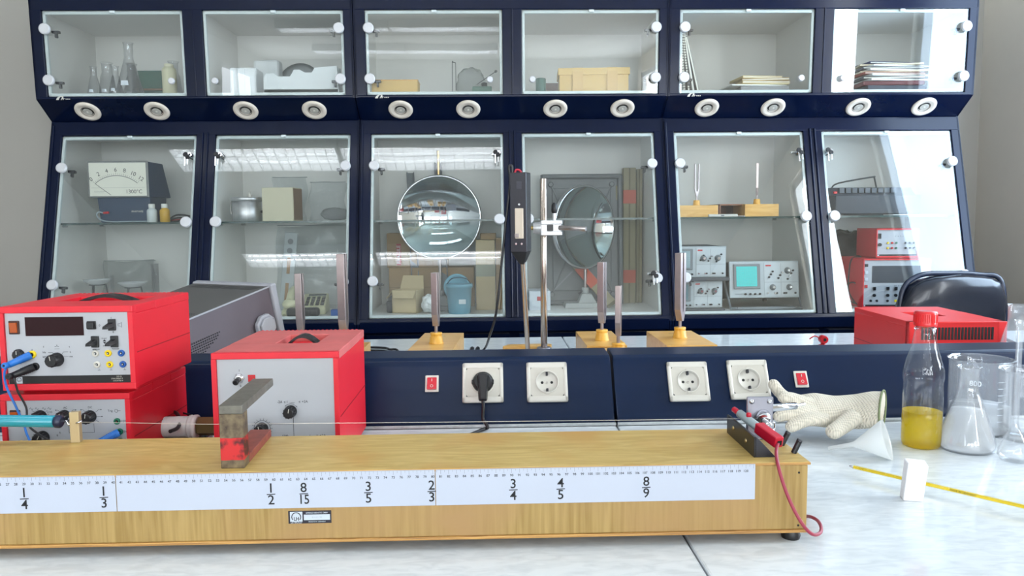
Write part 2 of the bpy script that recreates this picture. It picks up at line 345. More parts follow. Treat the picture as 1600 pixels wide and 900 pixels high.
    # doors
    for j, (a, b) in enumerate(OPX):
        outer = a+.016 if j == 0 else b-.016; inner = b-.02 if j == 0 else a+.02
        for up_ in (0, 1):
            M = Ti @ (FR((mx, UB.y, UB.z), (1, 0, 0), uv) if up_ else FR((mx, LB.y, LB.z), (1, 0, 0), lv))
            v0, v1 = (uz(1.702), uz(2.024)) if up_ else (lz(.825), lz(1.557))
            d = MB(M); d.box(a+.004, b-.004, v0, v1, -.008, -.003, PANE)
            dd = d.build('glass_door', cab)
            s = MB(M); sw = .012
            s.box(a+.001, b-.001, v0, v0+sw, -.022, -.009, STRIP, .002).box(a+.001, b-.001, v1-sw, v1, -.022, -.009, STRIP, .002)
            s.box(a+.001, a+sw, v0, v1, -.022, -.009, STRIP, .002).box(b-sw, b-.001, v0, v1, -.022, -.009, STRIP, .002)
            s.box((a+b)/2-.008, (a+b)/2+.012, v1-.009, v1+.001, -.01, .001, STRIP, .002)
            s.build('door_strip', dd)
            if up_: hs = (1.955, 1.762)
            else: hs = (1.425, .965)
            for z in hs:
                q = MB(M); v = uz(z) if up_ else lz(z); knob(q, outer, v, .021, z=.006)
                sg = 1 if j == 0 else -1
                q.box(outer+sg*.012, outer+sg*.04, v-.012, v-.002, -.03, -.012, DSTEEL, .002); q.box(outer+sg*.022, outer+sg*.03, v-.028, v-.002, -.03, -.015, DSTEEL, .002)
                q.build('hinge_knob', dd)
            q = MB(M)
            if up_: knob(q, (b-.052) if j == 0 else (a+.04), uz(1.757), .0125, z=.004)
            else: knob(q, inner, lz(1.205), .022, z=.006)
            q.build('handle_knob', dd)
            if not up_:
                zl = 1.475; xl = inner-.0 if j == 0 else inner+.005
                if i == 1 and j == 1: zl = .985; xl = b-.02
                q = MB(M); v = lz(zl); q.disc(xl, v, .011, -.03, .012, CHROME, 16, .002); q.disc(xl, v, .004, .012, .014, BLACK, 10)
                q.box(xl-.03, xl-.004, v-.004, v+.006, -.028, -.014, CHROME, .002)
                q.cyl((xl-.002, v, .012), (xl-.002, v, .02), .003, CHROME, n=8)
                q.disc(xl-.012, v-.002, .010, .018, .022, BLACK, 14, .001); q.box(xl-.016, xl-.010, v-.05, v-.01, .018, .021, CHROME, .001)
                q.disc(xl-.002, v-.014, .009, .022, .025, BLACK, 14, .001); q.box(xl-.004, xl+.001, v-.045, v-.02, .022, .0245, CHROME, .001)
                q.build('lock_and_key', dd)
    # spotlights in the soffit
    Ms = Ti @ FR((mx, 3.203, 1.617), (1, 0, 0), sv)
    for x in (.172, .444, .796, 1.069):
        h = MB(Ms); xx = x; v = .058
        h.lathe([(.020, -.002), (.0235, .004), (.030, .002), (.034, .006), (.047, .005), (.049, .001), (.049, -.001)], CREAM, T(xx, v, .001), 36, False, False)
        sp = h.build('spotlight_ring', cab)
        g = MB(Ms); g.lathe([(.0180, .0035), (.014, .0050), (.010, .0035), (.006, .0050), (.0005, .003)], mat('lamp_reflector', (214, 210, 200), .2, .35, coat=.5, bump=1, bs=160), T(xx, v, .001), 24, False, False)
        g.disc(xx, v, .0045, .003, .0065, WHITEP, 12, .001); g.disc(xx, v, .024, .0005, .0012, DSTEEL)
        g.lathe([(.0225, .003), (.0245, .0045), (.0255, .003)], DSTEEL, T(xx, v, .001), 30, False, False)
        g.build('spotlight_bulb', sp)
    # maker's mark on the upper frame
    g = MB(Ti @ FR((mx, UB.y, UB.z), (1, 0, 0), uv)); x0 = .108; y0 = -.0065+.006
    g.M = g.M @ T(x0, .0, .0006)
    g.flat([(-.030, -.006+.004), (-.026, .006), (-.016, .0125), (-.004, .0125), (-.004, .010), (-.013, .009), (-.018, .003), (-.019, -.002)], 0, WHITEP)
    g.flat([(-.012, -.002), (-.004, .0125), (-.001, .0125), (-.001, -.002), (-.004, -.002), (-.004, .002), (-.008, .002), (-.008, -.002)], 0.0001, WHITEP)
    g.flat([(-.001, .002), (.004, .002), (.004, .004), (-.001, .004)], 0, WHITEP)
    for q in (.009, .0155, .022): g.lathe([(.0022, 0), (.0022, .0002)], WHITEP, T(q, .001, 0), 12)
    g.build('maker_mark', cab)
# ---------------- lab bench island ----------------
def benchtop_mat():
    m, t, p = nm('white_worktop'); N, L = t.nodes, t.links
    tc = N.new('ShaderNodeTexCoord'); mp = N.new('ShaderNodeMapping'); mp.inputs['Scale'].default_value = (3, 9, 1); nz = N.new('ShaderNodeTexNoise'); nz.inputs['Scale'].default_value = 9; nz.inputs['Detail'].default_value = 8; nz.inputs['Distortion'].default_value = .8
    cr = N.new('ShaderNodeValToRGB'); cr.color_ramp.elements[0].color = lin((204, 211, 216))+(1,); cr.color_ramp.elements[1].color = lin((219, 225, 229))+(1,); cr.color_ramp.elements[0].position = .35; cr.color_ramp.elements[1].position = .6
    L.new(tc.outputs['Object'], mp.inputs[0]); L.new(mp.outputs[0], nz.inputs[0]); L.new(nz.outputs[0], cr.inputs[0]); L.new(cr.outputs[0], p.inputs['Base Color']); p.inputs['Roughness'].default_value = .11; p.inputs['Specular IOR Level'].default_value = .55
    return m
TOP = benchtop_mat()
SEAM = .2405
for i, (a, b) in enumerate(((-2.2, SEAM-.0015), (SEAM+.0015, 2.1))):
    cx = (a+b)/2; O = V((cx, 1.6, 0)); Ti = T(*(-O))
    t = thing('lab_bench', ['white topped navy island bench on the left, under the long ruled box', 'white topped navy island bench on the right, under the glassware and glove'][i], 'lab bench', O, group='two joined island benches')
    MB(Ti).box(a, b, .45, 1.463, .77, .80, TOP, .003).box(a, b, 1.61, 2.62, .77, .80, TOP, .003).box(a, b, 1.46, 1.615, .77, .798, TOP).build('worktop', t)
    pr = [(1.466, .80), (1.466, .812), (1.474, .822), (1.5, .87), (1.520, .912), (1.526, .922), (1.534, .927), (1.60, .931), (1.610, .926), (1.612, .80)]
    r = MB(Ti @ X4(((0, 0, 1, 0), (1, 0, 0, 0), (0, 1, 0, 0), (0, 0, 0, 1)))); r.prism(pr, a, b-.0025*(i == 0), NAVYR, .002); r.build('service_rail', t)
    q = MB(Ti).box(a, b, 1.4635, 1.4665, .800, .806, mat('rail_sealant', (190, 196, 200), .6, var=.2, vs=40), .001); q.build('rail_seal', t)
    MB(Ti).box(a+.03, b-.03, .55, 2.52, .08, .77, NAVY).box(a+.06, b-.06, .6, 2.47, 0, .08, BLACK).build('base_cabinet', t)
RV = V((0, 1.520-1.474, .912-.822)).normalized()     # up the rail's slanted face
def railframe(px, py):
    """frame on the rail's slanted face under a pixel"""
    d = ray(px, py); n = V((1, 0, 0)).cross(RV); p0 = V((0, 1.474, .822)); tt = (p0-V((0, 0, CZ))).dot(n)/d.dot(n); p = V((0, 0, CZ))+d*tt
    return p, FR((0, 0, 0), (1, 0, 0), RV)
SOCKG = mat('socket_inner', (190, 186, 176), .4)
def socket(px, py, label, plug=False):
    p, M = railframe(px, py); t = thing('power_socket', label, 'power socket', p, group='white power sockets on the rail')
    f = MB(M); hs = .0405
    f.box(-hs, hs, -hs, -.028, 0, .009, WHITEP, .003).box(-hs, hs, .028, hs, 0, .009, WHITEP, .003).box(-hs, -.0325, -hs, hs, 0, .009, WHITEP, .003).box(.0325, hs, -hs, hs, 0, .009, WHITEP, .003)
    f.build('cover_frame', t)
    c = MB(M); N_ = 40; vs = []; fs = []     # square insert with a round well
    for i in range(N_):
        a = 2*pi*i/N_; k = max(abs(cos(a))/.0335, abs(sin(a))/.029); vs.append((cos(a)/k, sin(a)/k, .0075)); 
    for i in range(N_): a = 2*pi*i/N_; vs.append((.0215*cos(a), .0215*sin(a), .0075))
    for i in range(N_): j = (i+1) % N_; fs.append((i, j, N_+j, N_+i))
    c.add(vs, fs, SOCKG); c.build('insert', t)
    w_ = MB(M); w_.lathe([(.0015, .001), (.0195, .001), (.0205, .003), (.0212, .010), (.0225, .010), (.023, .0075)], WHITEP, None, 40, True, False)
    for x in (-.0095, .0095): w_.disc(x, 0, .0028, .0012, .0014, DARK, 14)
    w_.disc(0, 0, .003, .001, .003, WHITEP, 14); w_.disc(0, 0, .0018, .003, .0034, STEEL, 10)
    for s in (-1, 1): w_.box(-.0022, .0022, s*.0172-.004, s*.0172+.004, .001, .009, DSTEEL, .001); w_.box(-.004, .004, s*.0225-.0025, s*.0225+.0025, .0078, .0095, SOCKG, .001)
    w_.build('socket_well', t)
    return t, p, M
socket(854.5, 598, 'white power socket on the navy rail, empty and next right of the black plug')
socket(1074.5, 597, 'empty white power socket on the navy rail, first one right of the rail joint')
socket(1168.5, 594, 'empty white power socket on the navy rail, partly behind the glove fingertip')
_, pp, MM = socket(754.5, 599, 'white power socket on the navy rail with a black plug in it')
def rocker(px, py, label):
    p, M = railframe(px, py); t = thing('rocker_switch', label, 'switch', p, group='red rocker switches on the rail')
    MB(M).box(-.0135, .0135, -.017, .017, 0, .004, WHITEP, .0015).build('bezel', t)
    r = MB(M); RS = mat('red_switch', (196, 22, 44), .25, coat=.4)
    r.hexa([(-.0095, -.0125, .003), (.0095, -.0125, .003), (.0095, .0125, .003), (-.0095, .0125, .003), (-.0095, -.0125, .009), (.0095, -.0125, .009), (.0095, .0125, .005), (-.0095, .0125, .005)], RS, .001)
    r.box(-.0006, .0006, .004, .009, .006, .0078, WHITEP); r.M = M @ T(0, -.006, .0088); r.arc(0, 0, .0025, 0, 2*pi, .0009, 0, WHITEP, 16)
    r.build('rocker', t)
rocker(675, 600, 'small red rocker switch on the navy rail, left of the plugged socket')
rocker(1251, 593, 'small red rocker switch on the navy rail, above the glove')
# plug with its cable: drops down the rail and lies on the bench
t = thing('power_plug', 'black power plug with cord in the white socket left of the empty one', 'plug', pp)
g = MB(MM); g.disc(0, 0, .0190, .002, .020, BLACK, 28, .003)
g.hexa([(-.009, -.040, .014), (.009, -.040, .014), (.012, .014, .014), (-.012, .014, .014), (-.006, -.040, .030), (.006, -.040, .030), (.009, .012, .032), (-.009, .012, .032)], BLACK, .003)
for s in (-1, 1): g.box(s*.019-.003, s*.019+.003, -.004, .004, .006, .014, BLACK, .001)
g.build('plug_body', t)
q0 = MM @ V((0, -.038, .022)); P = [q0, MM @ V((.001, -.055, .024)), MM @ V((0, -.075, .018))]
e0 = atz(752, 672, .804)-pp; e1 = V((e0.x-.06, e0.y-.09, e0.z+.0)); P += [V((e0.x+.012, e0.y+.006, e0.z+.004)), e0, e1]
MB().tube(P, .0034, BLACK, 8, 6).build('cord', t)
# ---------------- the long ruled wooden box (monochord) ----------------
PLYF = wood('plywood_front', (152, 122, 64), (176, 146, 88), (170, 60, 7), dist=.6, rough=.4, det=6, c3=(168, 132, 84), blot=6)
PLYT = wood('plywood_top', (176, 146, 80), (196, 168, 104), (10, 50, 20), dist=2.0, rough=.42, det=6, c3=(184, 142, 76), blot=9)
EDGEW = wood('plywood_edge', (140, 96, 48), (206, 158, 88), (6, 6, 400), rough=.5)
RULER = mat('ruler_white', (186, 192, 206), .3)
BX0, BX1, BY0, BY1, BZ0, BZ1 = -.92, .389, .912, 1.066, .812, .9015
O = V((-.26, .99, .80)); Ti = T(*(-O))
mono = thing('monochord', 'long varnished plywood box with a white fraction ruler along its front', 'monochord', O)
m = MB(Ti)
m.box(BX0+.003, BX1-.003, BY0, BY1, BZ0+.004, BZ1-.004, PLYF, .001); m.box(BX0, BX1, BY0-.002, BY1+.002, BZ0, BZ0+.004, EDGEW, .001)
m.box(BX0, BX1, BY0-.001, BY1+.001, BZ1-.0035, BZ1-.0008, EDGEW); m.box(BX0+.0005, BX1-.0005, BY0, BY1, BZ1-.002, BZ1, PLYT, .0006)
for x, z in ((.379, .893), (.3795, .826)): m.cyl((x-.004, BY0-.0004, z-.005), (x-.004, BY0+.001, z-.005), .0014, DARK, n=8)
m.build('sound_box', mono)
for x in (.372, -.85):
    for y in (.926, 1.05): MB(Ti).lathe([(.011, 0), (.012, .004), (.010, .0125)], BLACK, T(x, y, .80), 20).build('rubber_foot', mono)
rx = lambda n: -.4575+(n-40)*(.3187+.4575)/81.05          # x of a centimetre mark
R0, R1, RZ0, RZ1 = -.845, .3205, .8555, .9005
F0 = Ti @ FR((0, BY0, 0))
for a, b in ((R0, rx(40.3)-.0004), (rx(40.3)+.0004, rx(80.3)-.0004), (rx(80.3)+.0004, R1)):
    r = MB(F0); zr = .0012
    r.box(a, b, RZ0, RZ1, 0, .0011, RULER, .0005)
    for k in range(int(0), 1220, 5):
        n = k/10; x = rx(n)
        if a < x < b and x > -.66: r.line(x, RZ1-.001, x, RZ1-(.0058 if k % 10 == 0 else .0035), .00022, zr, FINEINK if k % 10 == 0 else GREYINK)
    for n in range(20, 121):
        x = rx(n)
        if a < x < b: r.text(str(n), x, RZ1-.0090, .0042, FINEINK, zr, bold=.02)
    r.line(a+.001, RZ1-.0008, b-.001, RZ1-.0008, .0002, zr, GREYINK)
    for px, (tp, bt) in ((39, '14'), (165, '13'), (424, '12'), (475, ('8', '15')), (576, '35'), (677.5, '23'), (802, '34'), (876, '45'), (1009.5, '89')):
        pz = 779+(39-px)*.0185
        p = at(px, pz, BY0); x = p.x
        if px == 165: x -= .0015
        if px == 677.5: x -= .0022
        if not a < x < b: continue
        r.text(tp, x, p.z+.0072, .0165, INK, zr+.0001, bold=.010); r.text(bt, x, p.z-.0075, .0165, INK, zr+.0001, bold=.010, sx=.85 if len(bt) > 1 else 1)
        r.line(x-.0052, p.z-.0002, x+.0052, p.z+.0002, .0011, zr+.0001, INK)
    if b == R1: r.line(rx(112.4), RZ1-.001, rx(112.4), RZ1-.005, .0006, zr+.0001, INK)
    r.build('ruler_plate', mono)
# maker's plate
c0, c1 = at(451, 819, BY0), at(517.5, 796, BY0); lw, lh = c1.x-c0.x, .0158; lp = MB(Ti @ FR((c0.x, BY0, .8365-.0005))); BLK = mat('label_black', (24, 18, 34), .4); LGR = mat('label_grey', (196, 204, 212), .4)
lp.box(0, lw, 0, lh, 0, .0006, BLK, .0003); z = .0008
lp.flat([(.0022, .0026), (.0172, .0026), (.0172, lh-.001), (.0022, lh-.001)], z, LGR)
cx, cy = .0097, .0084; lp.arc(cx, cy, .0054, R(-40), R(220), .0011, z+.0002, BLK, 26)
lp.text('LH', cx+.0002, .0058, .0062, BLK, z+.0002, bold=.03, sx=.85); lp.text('LEYBOLD', cx, .0015, .0031, LGR, z, sx=1.05, bold=.01)
lp.flat([(.0188, .0042), (lw-.0016, .0042), (lw-.0016, .0112), (.0188, .0112)], z, LGR)
lp.text('LEYBOLD DIDACTIC GMBH', (.0188+lw-.0016)/2, .0131, .0027, LGR, z, bold=.01, sx=.8); lp.text('MADE IN W. GERMANY', (.0188+lw-.0016)/2, .0020, .0022, LGR, z, sx=.9); lp.text('414 01 90', (.0188+lw-.0016)/2, .0076, .003, mat('faint_ink', (160, 170, 182), .5), z+.0002)
lp.build('maker_plate', mono)
# end bracket, tuning block, pegs
br = MB(Ti); A, B = V((.3265, .932, BZ1)), V((.3275, 1.046, BZ1))
d = (B-A).normalized(); q = V((d.y, -d.x, 0))
BLKP = mat('black_metal', (28, 26, 28), .3, .3)
M0 = Ti @ FR(A, d, (0, 0, 1)); br.M = M0
br.box(0, (B-A).length, 0, .026, -.001, .0015, BLKP, .0004); br.build('bracket_plate', mono); br = MB(M0)
for u_, v_ in ((.032, .0125), (.085, .0150)): br.lathe([(.0028, 0), (.0026, .0012), (.0012, .0018)], mat('brass', (176, 156, 116), .35, 1), T(u_-.001, v_, -.001) @ X4.Rotation(pi, 4, 'X'), 14)
br.M = Ti
P = [A, A+q*.0, B, B+V((.03, .004, 0)), A+V((.028, .002, 0))]
br.build('bracket_screws', mono); br = MB(Ti)
br.hexa([A+V((.0015, 0, 0)), A+V((.027, 0, 0)), B+V((.020, 0, 0)), B+V((.0015, 0, 0)), A+V((.0015, 0, .0245)), A+V((.004, 0, .0245)), B+V((.004, 0, .0245)), B+V((.0015, 0, .0245))], mat('dark_plastic_block', (26, 26, 36), .35), .0005)
br.build('end_bracket', mono)
tbk = MB(Ti); c = at(1191, 648, 1.02)
GM = mat('grey_cast', (150, 150, 160), .35, .7)
tbk.M = Ti @ FR((c.x, 1.03, BZ1), (1, -.05, 0)); tbk.box(-.019, .017, .0, .055, 0, .006, GM, .002); tbk.box(-.019, .017, 0, .003, -.012, .022, GM, .001)
for u_, v_ in ((-.013, .049), (.011, .049), (.013, .008)): tbk.lathe([(.0032, .006), (.0034, .0075), (.0014, .0085)], CHROME, T(u_, v_, 0), 14)
tbk.build('tuning_block', mono)
w_ = MB(Ti @ FR((c.x, 1.03, BZ1), (1, -.05, 0)))
w_.cyl((.004, .029, .004), (-.001, .026, .022), .0095, CHROME, n=22, e=.001); w_.cyl((-.001, .026, .022), (.0035, .021, .036), .0048, CHROME, n=16, e=.001)
w_.cyl((.008, .016, .028), (.012, .004, .034), .003, CHROME, n=12); w_.disc(.012, .0, .005, .02, .026, CHROME, 14)
w_.tube([(.002, .024, .034), (.010, .026, .03), (.012, .018, .028), (.006, .012, .03)], .0013, CHROME, 6)
w_.build('tuning_peg', mono)
w_ = MB(Ti); p = at(1198, 638, 1.04); w_.cyl(p, at(1243, 634, 1.07), .0052, CHROME, n=16, e=.001); w_.cyl(at(1243, 634, 1.07), at(1257, 631, 1.08), .0022, CHROME, n=10); w_.build('tuning_key_shaft', mono)
for px0, py0, px1, py1, Y in ((1221, 696, 1232, 675, .985), (1240, 708, 1250, 687, .945)):
    a = atz(px0, py0, BZ1); b = at(px1, py1, a.y); w_ = MB(Ti); w_.cyl(a, b, .0036, BLACK, n=14); w_.cyl(a+(b-a)*.8, b+(b-a)*.02, .0038, DSTEEL, n=14, e=.0008); w_.build('peg_pin', mono)
# bridge post at the left with the wire hook of the spring balance, and the string
bp = MB(Ti); a = atz(122.5, 689, BZ1); pb = at(117, 646, a.y)
bp.M = Ti @ FR((a.x, a.y, BZ1), (1, .08, 0)); bp.box(-.0062, .0062, 0, .043, 0, .010, mat('brass_strip', (186, 166, 128), .35, .5), .001); bp.build('bridge_post', mono)
STR = mat('wire', (220, 214, 206), .3, .8)
s = MB(Ti); za = at(-120, 667, 1.0); s.tube([at(100, 659, a.y-.002), at(330, 663, 1.0), at(700, 659.5, 1.0), at(1187, 654, 1.02)], .00033, STR, 5, 1); s.build('string', mono)
# spring balance lying along the top, hooked on the post
TEAL = mat('teal_tube', (24, 140, 160), .25, coat=.4)
sb0, sb1 = at(-75, 656.5, a.y-.012), at(86, 658.5, a.y-.012)
t = thing('spring_balance', 'teal tubular spring balance hooked by a wire loop to the brass post', 'spring balance', sb1)
Tt = T(*(-sb1)); MB(Tt).cyl(sb0, sb1, .0082, TEAL, n=24, e=.001).build('tube_body', t)
MB(Tt).cyl(sb1, at(97, 659, a.y-.012), .0088, mat('navy_cap', (22, 30, 58), .35), n=24, e=.002).build('end_cap', t)
h = MB(Tt); yy = a.y-.006; h.tube([at(97, 659, yy), at(104, 658, yy), at(107, 663, yy), at(114, 662, yy), at(124, 660, yy-.004), at(126, 657, yy+.002), at(116, 656, yy+.012), at(108, 655, yy+.008), at(111, 652, yy), at(116, 653, yy)], .0016, CHROME, 7, 5); h.build('hook', t)
for x in (sb0.x+.02,): MB(Tt).box(x-.006, x+.006, sb0.y-.008, sb0.y+.008, BZ1, sb0.z-.0078, BLACK, .001).build('support_clip', t)
# ---------------- U shaped steel bracket standing on the box ----------------
def ironm():
    m, t, p = nm('rusty_painted_iron'); N, L = t.nodes, t.links; p.inputs['Roughness'].default_value = .45; p.inputs['Metallic'].default_value = .2
    tc = N.new('ShaderNodeTexCoord'); sx = N.new('ShaderNodeSeparateXYZ'); L.new(tc.outputs['Object'], sx.inputs[0])
    nz = N.new('ShaderNodeTexNoise'); nz.inputs['Scale'].default_value = 90; nz.inputs['Detail'].default_value = 6; L.new(tc.outputs['Object'], nz.inputs[0])
    cr = N.new('ShaderNodeValToRGB'); e = cr.color_ramp.elements; e[0].position = .3; e[0].color = lin((62, 46, 36))+(1,); e[1].position = .7; e[1].color = lin((128, 112, 84))+(1,)
    L.new(nz.outputs[0], cr.inputs[0])
    n2 = N.new('ShaderNodeTexNoise'); n2.inputs['Scale'].default_value = 50; n2.inputs['Detail'].default_value = 5; L.new(tc.outputs['Object'], n2.inputs[0])
    c2 = N.new('ShaderNodeValToRGB'); e = c2.color_ramp.elements; e[0].position = .36; e[0].color = lin((70, 20, 20))+(1,); e[1].position = .48; e[1].color = lin((198, 36, 36))+(1,); L.new(n2.outputs[0], c2.inputs[0])
    # red paint on the lower part, ragged upper edge
    ad = N.new('ShaderNodeMath'); ad.operation = 'MULTIPLY_ADD'; ad.inputs[1].default_value = .004; L.new(n2.outputs[0], ad.inputs[0]); L.new(sx.outputs[2], ad.inputs[2])
    lt = N.new('ShaderNodeMath'); lt.operation = 'LESS_THAN'; lt.inputs[1].default_value = .040; L.new(ad.outputs[0], lt.inputs[0])
    gt = N.new('ShaderNodeMath'); gt.operation = 'GREATER_THAN'; gt.inputs[1].default_value = .0125; L.new(ad.outputs[0], gt.inputs[0])
    ml = N.new('ShaderNodeMath'); ml.operation = 'MULTIPLY'; L.new(lt.outputs[0], ml.inputs[0]); L.new(gt.outputs[0], ml.inputs[1])
    mx = N.new('ShaderNodeMix'); mx.data_type = 'RGBA'; L.new(ml.outputs[0], mx.inputs[0]); L.new(cr.outputs[0], mx.inputs[6]); L.new(c2.outputs[0], mx.inputs[7]); L.new(mx.outputs[2], p.inputs['Base Color'])
    return m
IRON = ironm()
ARM = mat('mossy_steel', (112, 108, 98), .4, .3, var=.35, vs=70); FOOT = mat('rust_foot', (138, 66, 52), .5, var=.3, vs=60)
p0 = atz(342, 735, BZ1+.0005); p1 = atz(382, 735, BZ1+.0005); O = V((p0.x, .925, BZ1))
Yf = at(431, 591, 1); zt = at(355, 634, .925).z; far = atz(431, 591, zt); farL = atz(396, 591, zt)
t = thing('steel_magnet_yoke', 'rusty U shaped steel yoke with red paint standing on the ruled wooden box', 'magnet yoke', O)
Tt = T(*(-O)); wd = .0285
dx = (farL.x-p0.x); L_ = far.y-.925; hgt = zt-BZ1
def sk(z0, z1, y0, y1, mt, name, b=.0008):
    f = lambda y: p0.x+dx*(y-.925)/L_
    MB(Tt).hexa([(f(y0), y0, z0), (f(y0)+wd, y0, z0), (f(y1)+wd, y1, z0), (f(y1), y1, z0), (f(y0), y0, z1), (f(y0)+wd, y0, z1), (f(y1)+wd, y1, z1), (f(y1), y1, z1)], mt, b).build(name, t)
sk(BZ1, zt-.0105, .925, .9375+.010, IRON, 'post'); sk(zt-.0105, zt, .925, far.y, ARM, 'upper_arm'); sk(BZ1, BZ1+.0105, .9475, min(far.y-.0, 1.065), FOOT, 'lower_arm')
# ---------------- red probe with its lead lying on the bracket ----------------
a, b = at(1146, 639, 1.04), at(1216, 691, .948)
t = thing('test_probe', 'grey and red test probe with red lead, lying on the black end bracket', 'probe', b)
Tt = T(*(-b)); dv = (b-a)
RP = mat('probe_red', (186, 20, 46), .3); GP = mat('probe_grey', (150, 164, 168), .3)
MB(Tt).cyl(a, a+dv*.16, .004, RP, n=14, e=.001).build('tip_sleeve', t)
g = MB(Tt).cyl(a+dv*.14, a+dv*.60, .0058, GP, n=20, e=.001); g.build('barrel', t)
MB(Tt).cyl(a+dv*.36+V((0, 0, .004)), a+dv*.36+V((0, 0, .0105)), .0034, RP, n=14, e=.001).build('button', t)
g = MB(Tt); yv = dv.normalized(); g.M = Tt @ FR(a+dv*.58, yv, (0, 0, 1)); g.box(0, dv.length*.44, -.0068, .0075, -.0065, .0065, RP, .0015); g.box(dv.length*.44, dv.length*.44+.001, -.003, .003, -.003, .003, DARK); g.build('handle', t)
g = MB(Tt); LC = mat('lead_red', (150, 44, 66), .45)
g.tube([b, at(1213, 706, .935), at(1216, 728, .905), at(1226, 762, .895), at(1240, 795, .888), at(1256, 822, .882), at(1270, 835, .885), at(1281, 833, .90), at(1283, 824, .92), at(1278, 814, .945), at(1268, 808, .965), at(1256, 806, 1.0)], .0022, LC, 8, 6); g.build('lead', t)
# ---------------- red instruments ----------------
def case(name, label, cat, X0, W, Y0, D, Z0, H, top=REDC, side=REDC, group=None, rz=0, handle=(.055, .15), hd=.07, panel=True, extra_loc=None):
    """moulded case; local origin at its front left bottom corner"""
    t = thing(name, label, cat, (X0, Y0, Z0), rz, group=group)
    m = MB(); r = .02; h0, h1 = handle; y0 = D*.38; y1 = y0+hd
    fl = .008
    m.box(.0004, W-.0004, .0085, D, fl+.0005, H-.013, side, .002)                  # body
    m.box(.012, W-.012, .03, D-.02, 0, fl+.003, side, .002)         # foot plinth
    m.box(0, W, .0, .012, fl, fl+.010, side, .001); m.box(0, W, 0, .012, H-.010, H, side, .001); m.box(0, .0075, 0, .012, fl+.010, H-.010, side); m.box(W-.0075, W, 0, .012, fl+.010, H-.010, side)
    if panel: m.box(.0075, W-.0075, .004, .0085, fl+.009, H-.009, REDD)
    m.box(0, W, .010, y0, H-.014, H, top, .0018); m.box(0, W, y1, D, H-.014, H, top, .0018); m.box(0, h0, y0-.001, y1+.001, H-.014, H, top, .001); m.box(h1, W, y0-.001, y1+.001, H-.014, H, top, .001)
    for x in (-.0004, W-.0006): m.box(x, x+.001, .01, D-.003, H*.46, H*.46+.0014, REDD)
    for i in range(int(W/.008)-1): m.box(.006+i*.008, .010+i*.008, D-.002, D+.0015, H-.02, H+.0005, side, .0005)
    m.build('case', t)
    h = MB(); xs = h0+.008; xe = h1-.008; n = 8; yc = (y0+y1)/2
    for i in range(n):
        f0, f1 = i/n, (i+1)/n; g = lambda f: H-.010+.016*sin(pi*f)
        xa, xb = xs+(xe-xs)*f0, xs+(xe-xs)*f1
        h.hexa([(xa, yc-.013, g(f0)-.003), (xb, yc-.013, g(f1)-.003), (xb, yc+.013, g(f1)-.003), (xa, yc+.013, g(f0)-.003), (xa, yc-.013, g(f0)+.002), (xb, yc-.013, g(f1)+.002), (xb, yc+.013, g(f1)+.002), (xa, yc+.013, g(f0)+.002)], BLACK)
    h.build('strap_handle', t); return t
def pnl(t, W, H, fl=.008):
    p = MB(FR((0, .0035, 0))); p.box(.0078, W-.0078, fl+.0095, H-.0095, -.004, 0, PANEL); return p
def turn(t, x, y, r, yy=.0035, ln=.016, ang=60, name='rotary_knob', m=BLACK):
    k = MB(FR((x, yy, y))); n = 24; k.lathe([(r*1.0, 0), (r*1.02, .002), (r*.92, .004), (r*.84, ln), (r*.7, ln+.001)], m, None, n)
    for i in range(12): a = 2*pi*i/12; k.box(r*.86*cos(a)-.0007, r*.86*cos(a)+.0007, r*.86*sin(a)-.0007, r*.86*sin(a)+.0007, .003, ln-.001, m)
    a = R(ang); k.line(r*.1*cos(a), r*.1*sin(a), r*.75*cos(a), r*.75*sin(a), .0010, ln+.0012, WHITEP)
    k.build(name, t)
JC = {'white': WHITEP, 'yellow': mat('jack_yellow', (232, 200, 20), .35), 'blue': mat('jack_blue', (30, 84, 160), .35), 'green': mat('jack_green', (10, 104, 76), .35), 'black': BLACK, 'red': mat('jack_red', (196, 20, 30), .35)}
def jack(t, x, y, c, r=.0052, yy=.0035):
    k = MB(FR((x, yy, y))); k.lathe([(r, 0), (r, .002), (r*.8, .003), (r*.5, .003), (r*.42, .001)], JC[c], None, 20, True, False); k.disc(0, 0, r*.42, .0009, .001, DARK, 12); k.lathe([(r*.22, .001), (r*.22, .0028)], CHROME, None, 10); k.build('jack_'+c, t)
def tog(t, x, y, up_=True, s=1):
    k = MB(FR((x, .0035, y))); k.box(-.0058*s, .0058*s, -.009, .009, 0, .0035, BLACK, .001); sg = -1
    k.hexa([(-.0045, -.003, .003), (.0045, -.003, .003), (.0045, .004, .003), (-.0045, .004, .003), (-.009, -.0055, .015), (-.001, -.0055, .015), (-.002, -.001, .015), (-.008, -.001, .015)], BLACK, .0006); k.build('slide_switch', t)
def amber(t, x, y):
    k = MB(FR((x, .0035, y))); k.box(-.0078, .0078, -.0105, .0105, 0, .003, mat('brown_bezel', (58, 24, 14), .4), .001); k.hexa([(-.0055, -.008, .002), (.0055, -.008, .002), (.0055, .008, .002), (-.0055, .008, .002), (-.0055, -.008, .0042), (.0055, -.008, .0042), (.0055, .008, .0062), (-.0055, .008, .0062)], mat('amber_rocker', (176, 78, 20), .2, coat=.4), .0006); k.build('power_rocker', t)
CW, CH, CD = .2045, .139, .225
CXl = at(1.5, 520, 1.2).x; ZL = .80; ZU = .80+.136
cl = case('function_generator', 'red cased generator with AC and DC knobs, under the red counter', 'instrument', CXl-.012, CW-.004, 1.205, CD, ZL, .136)
cu = case('digital_counter', 'red cased counter with dark display, stacked on the red generator', 'instrument', CXl-.001, CW, 1.197, CD, ZU+.0, CH, handle=(.045, .175))
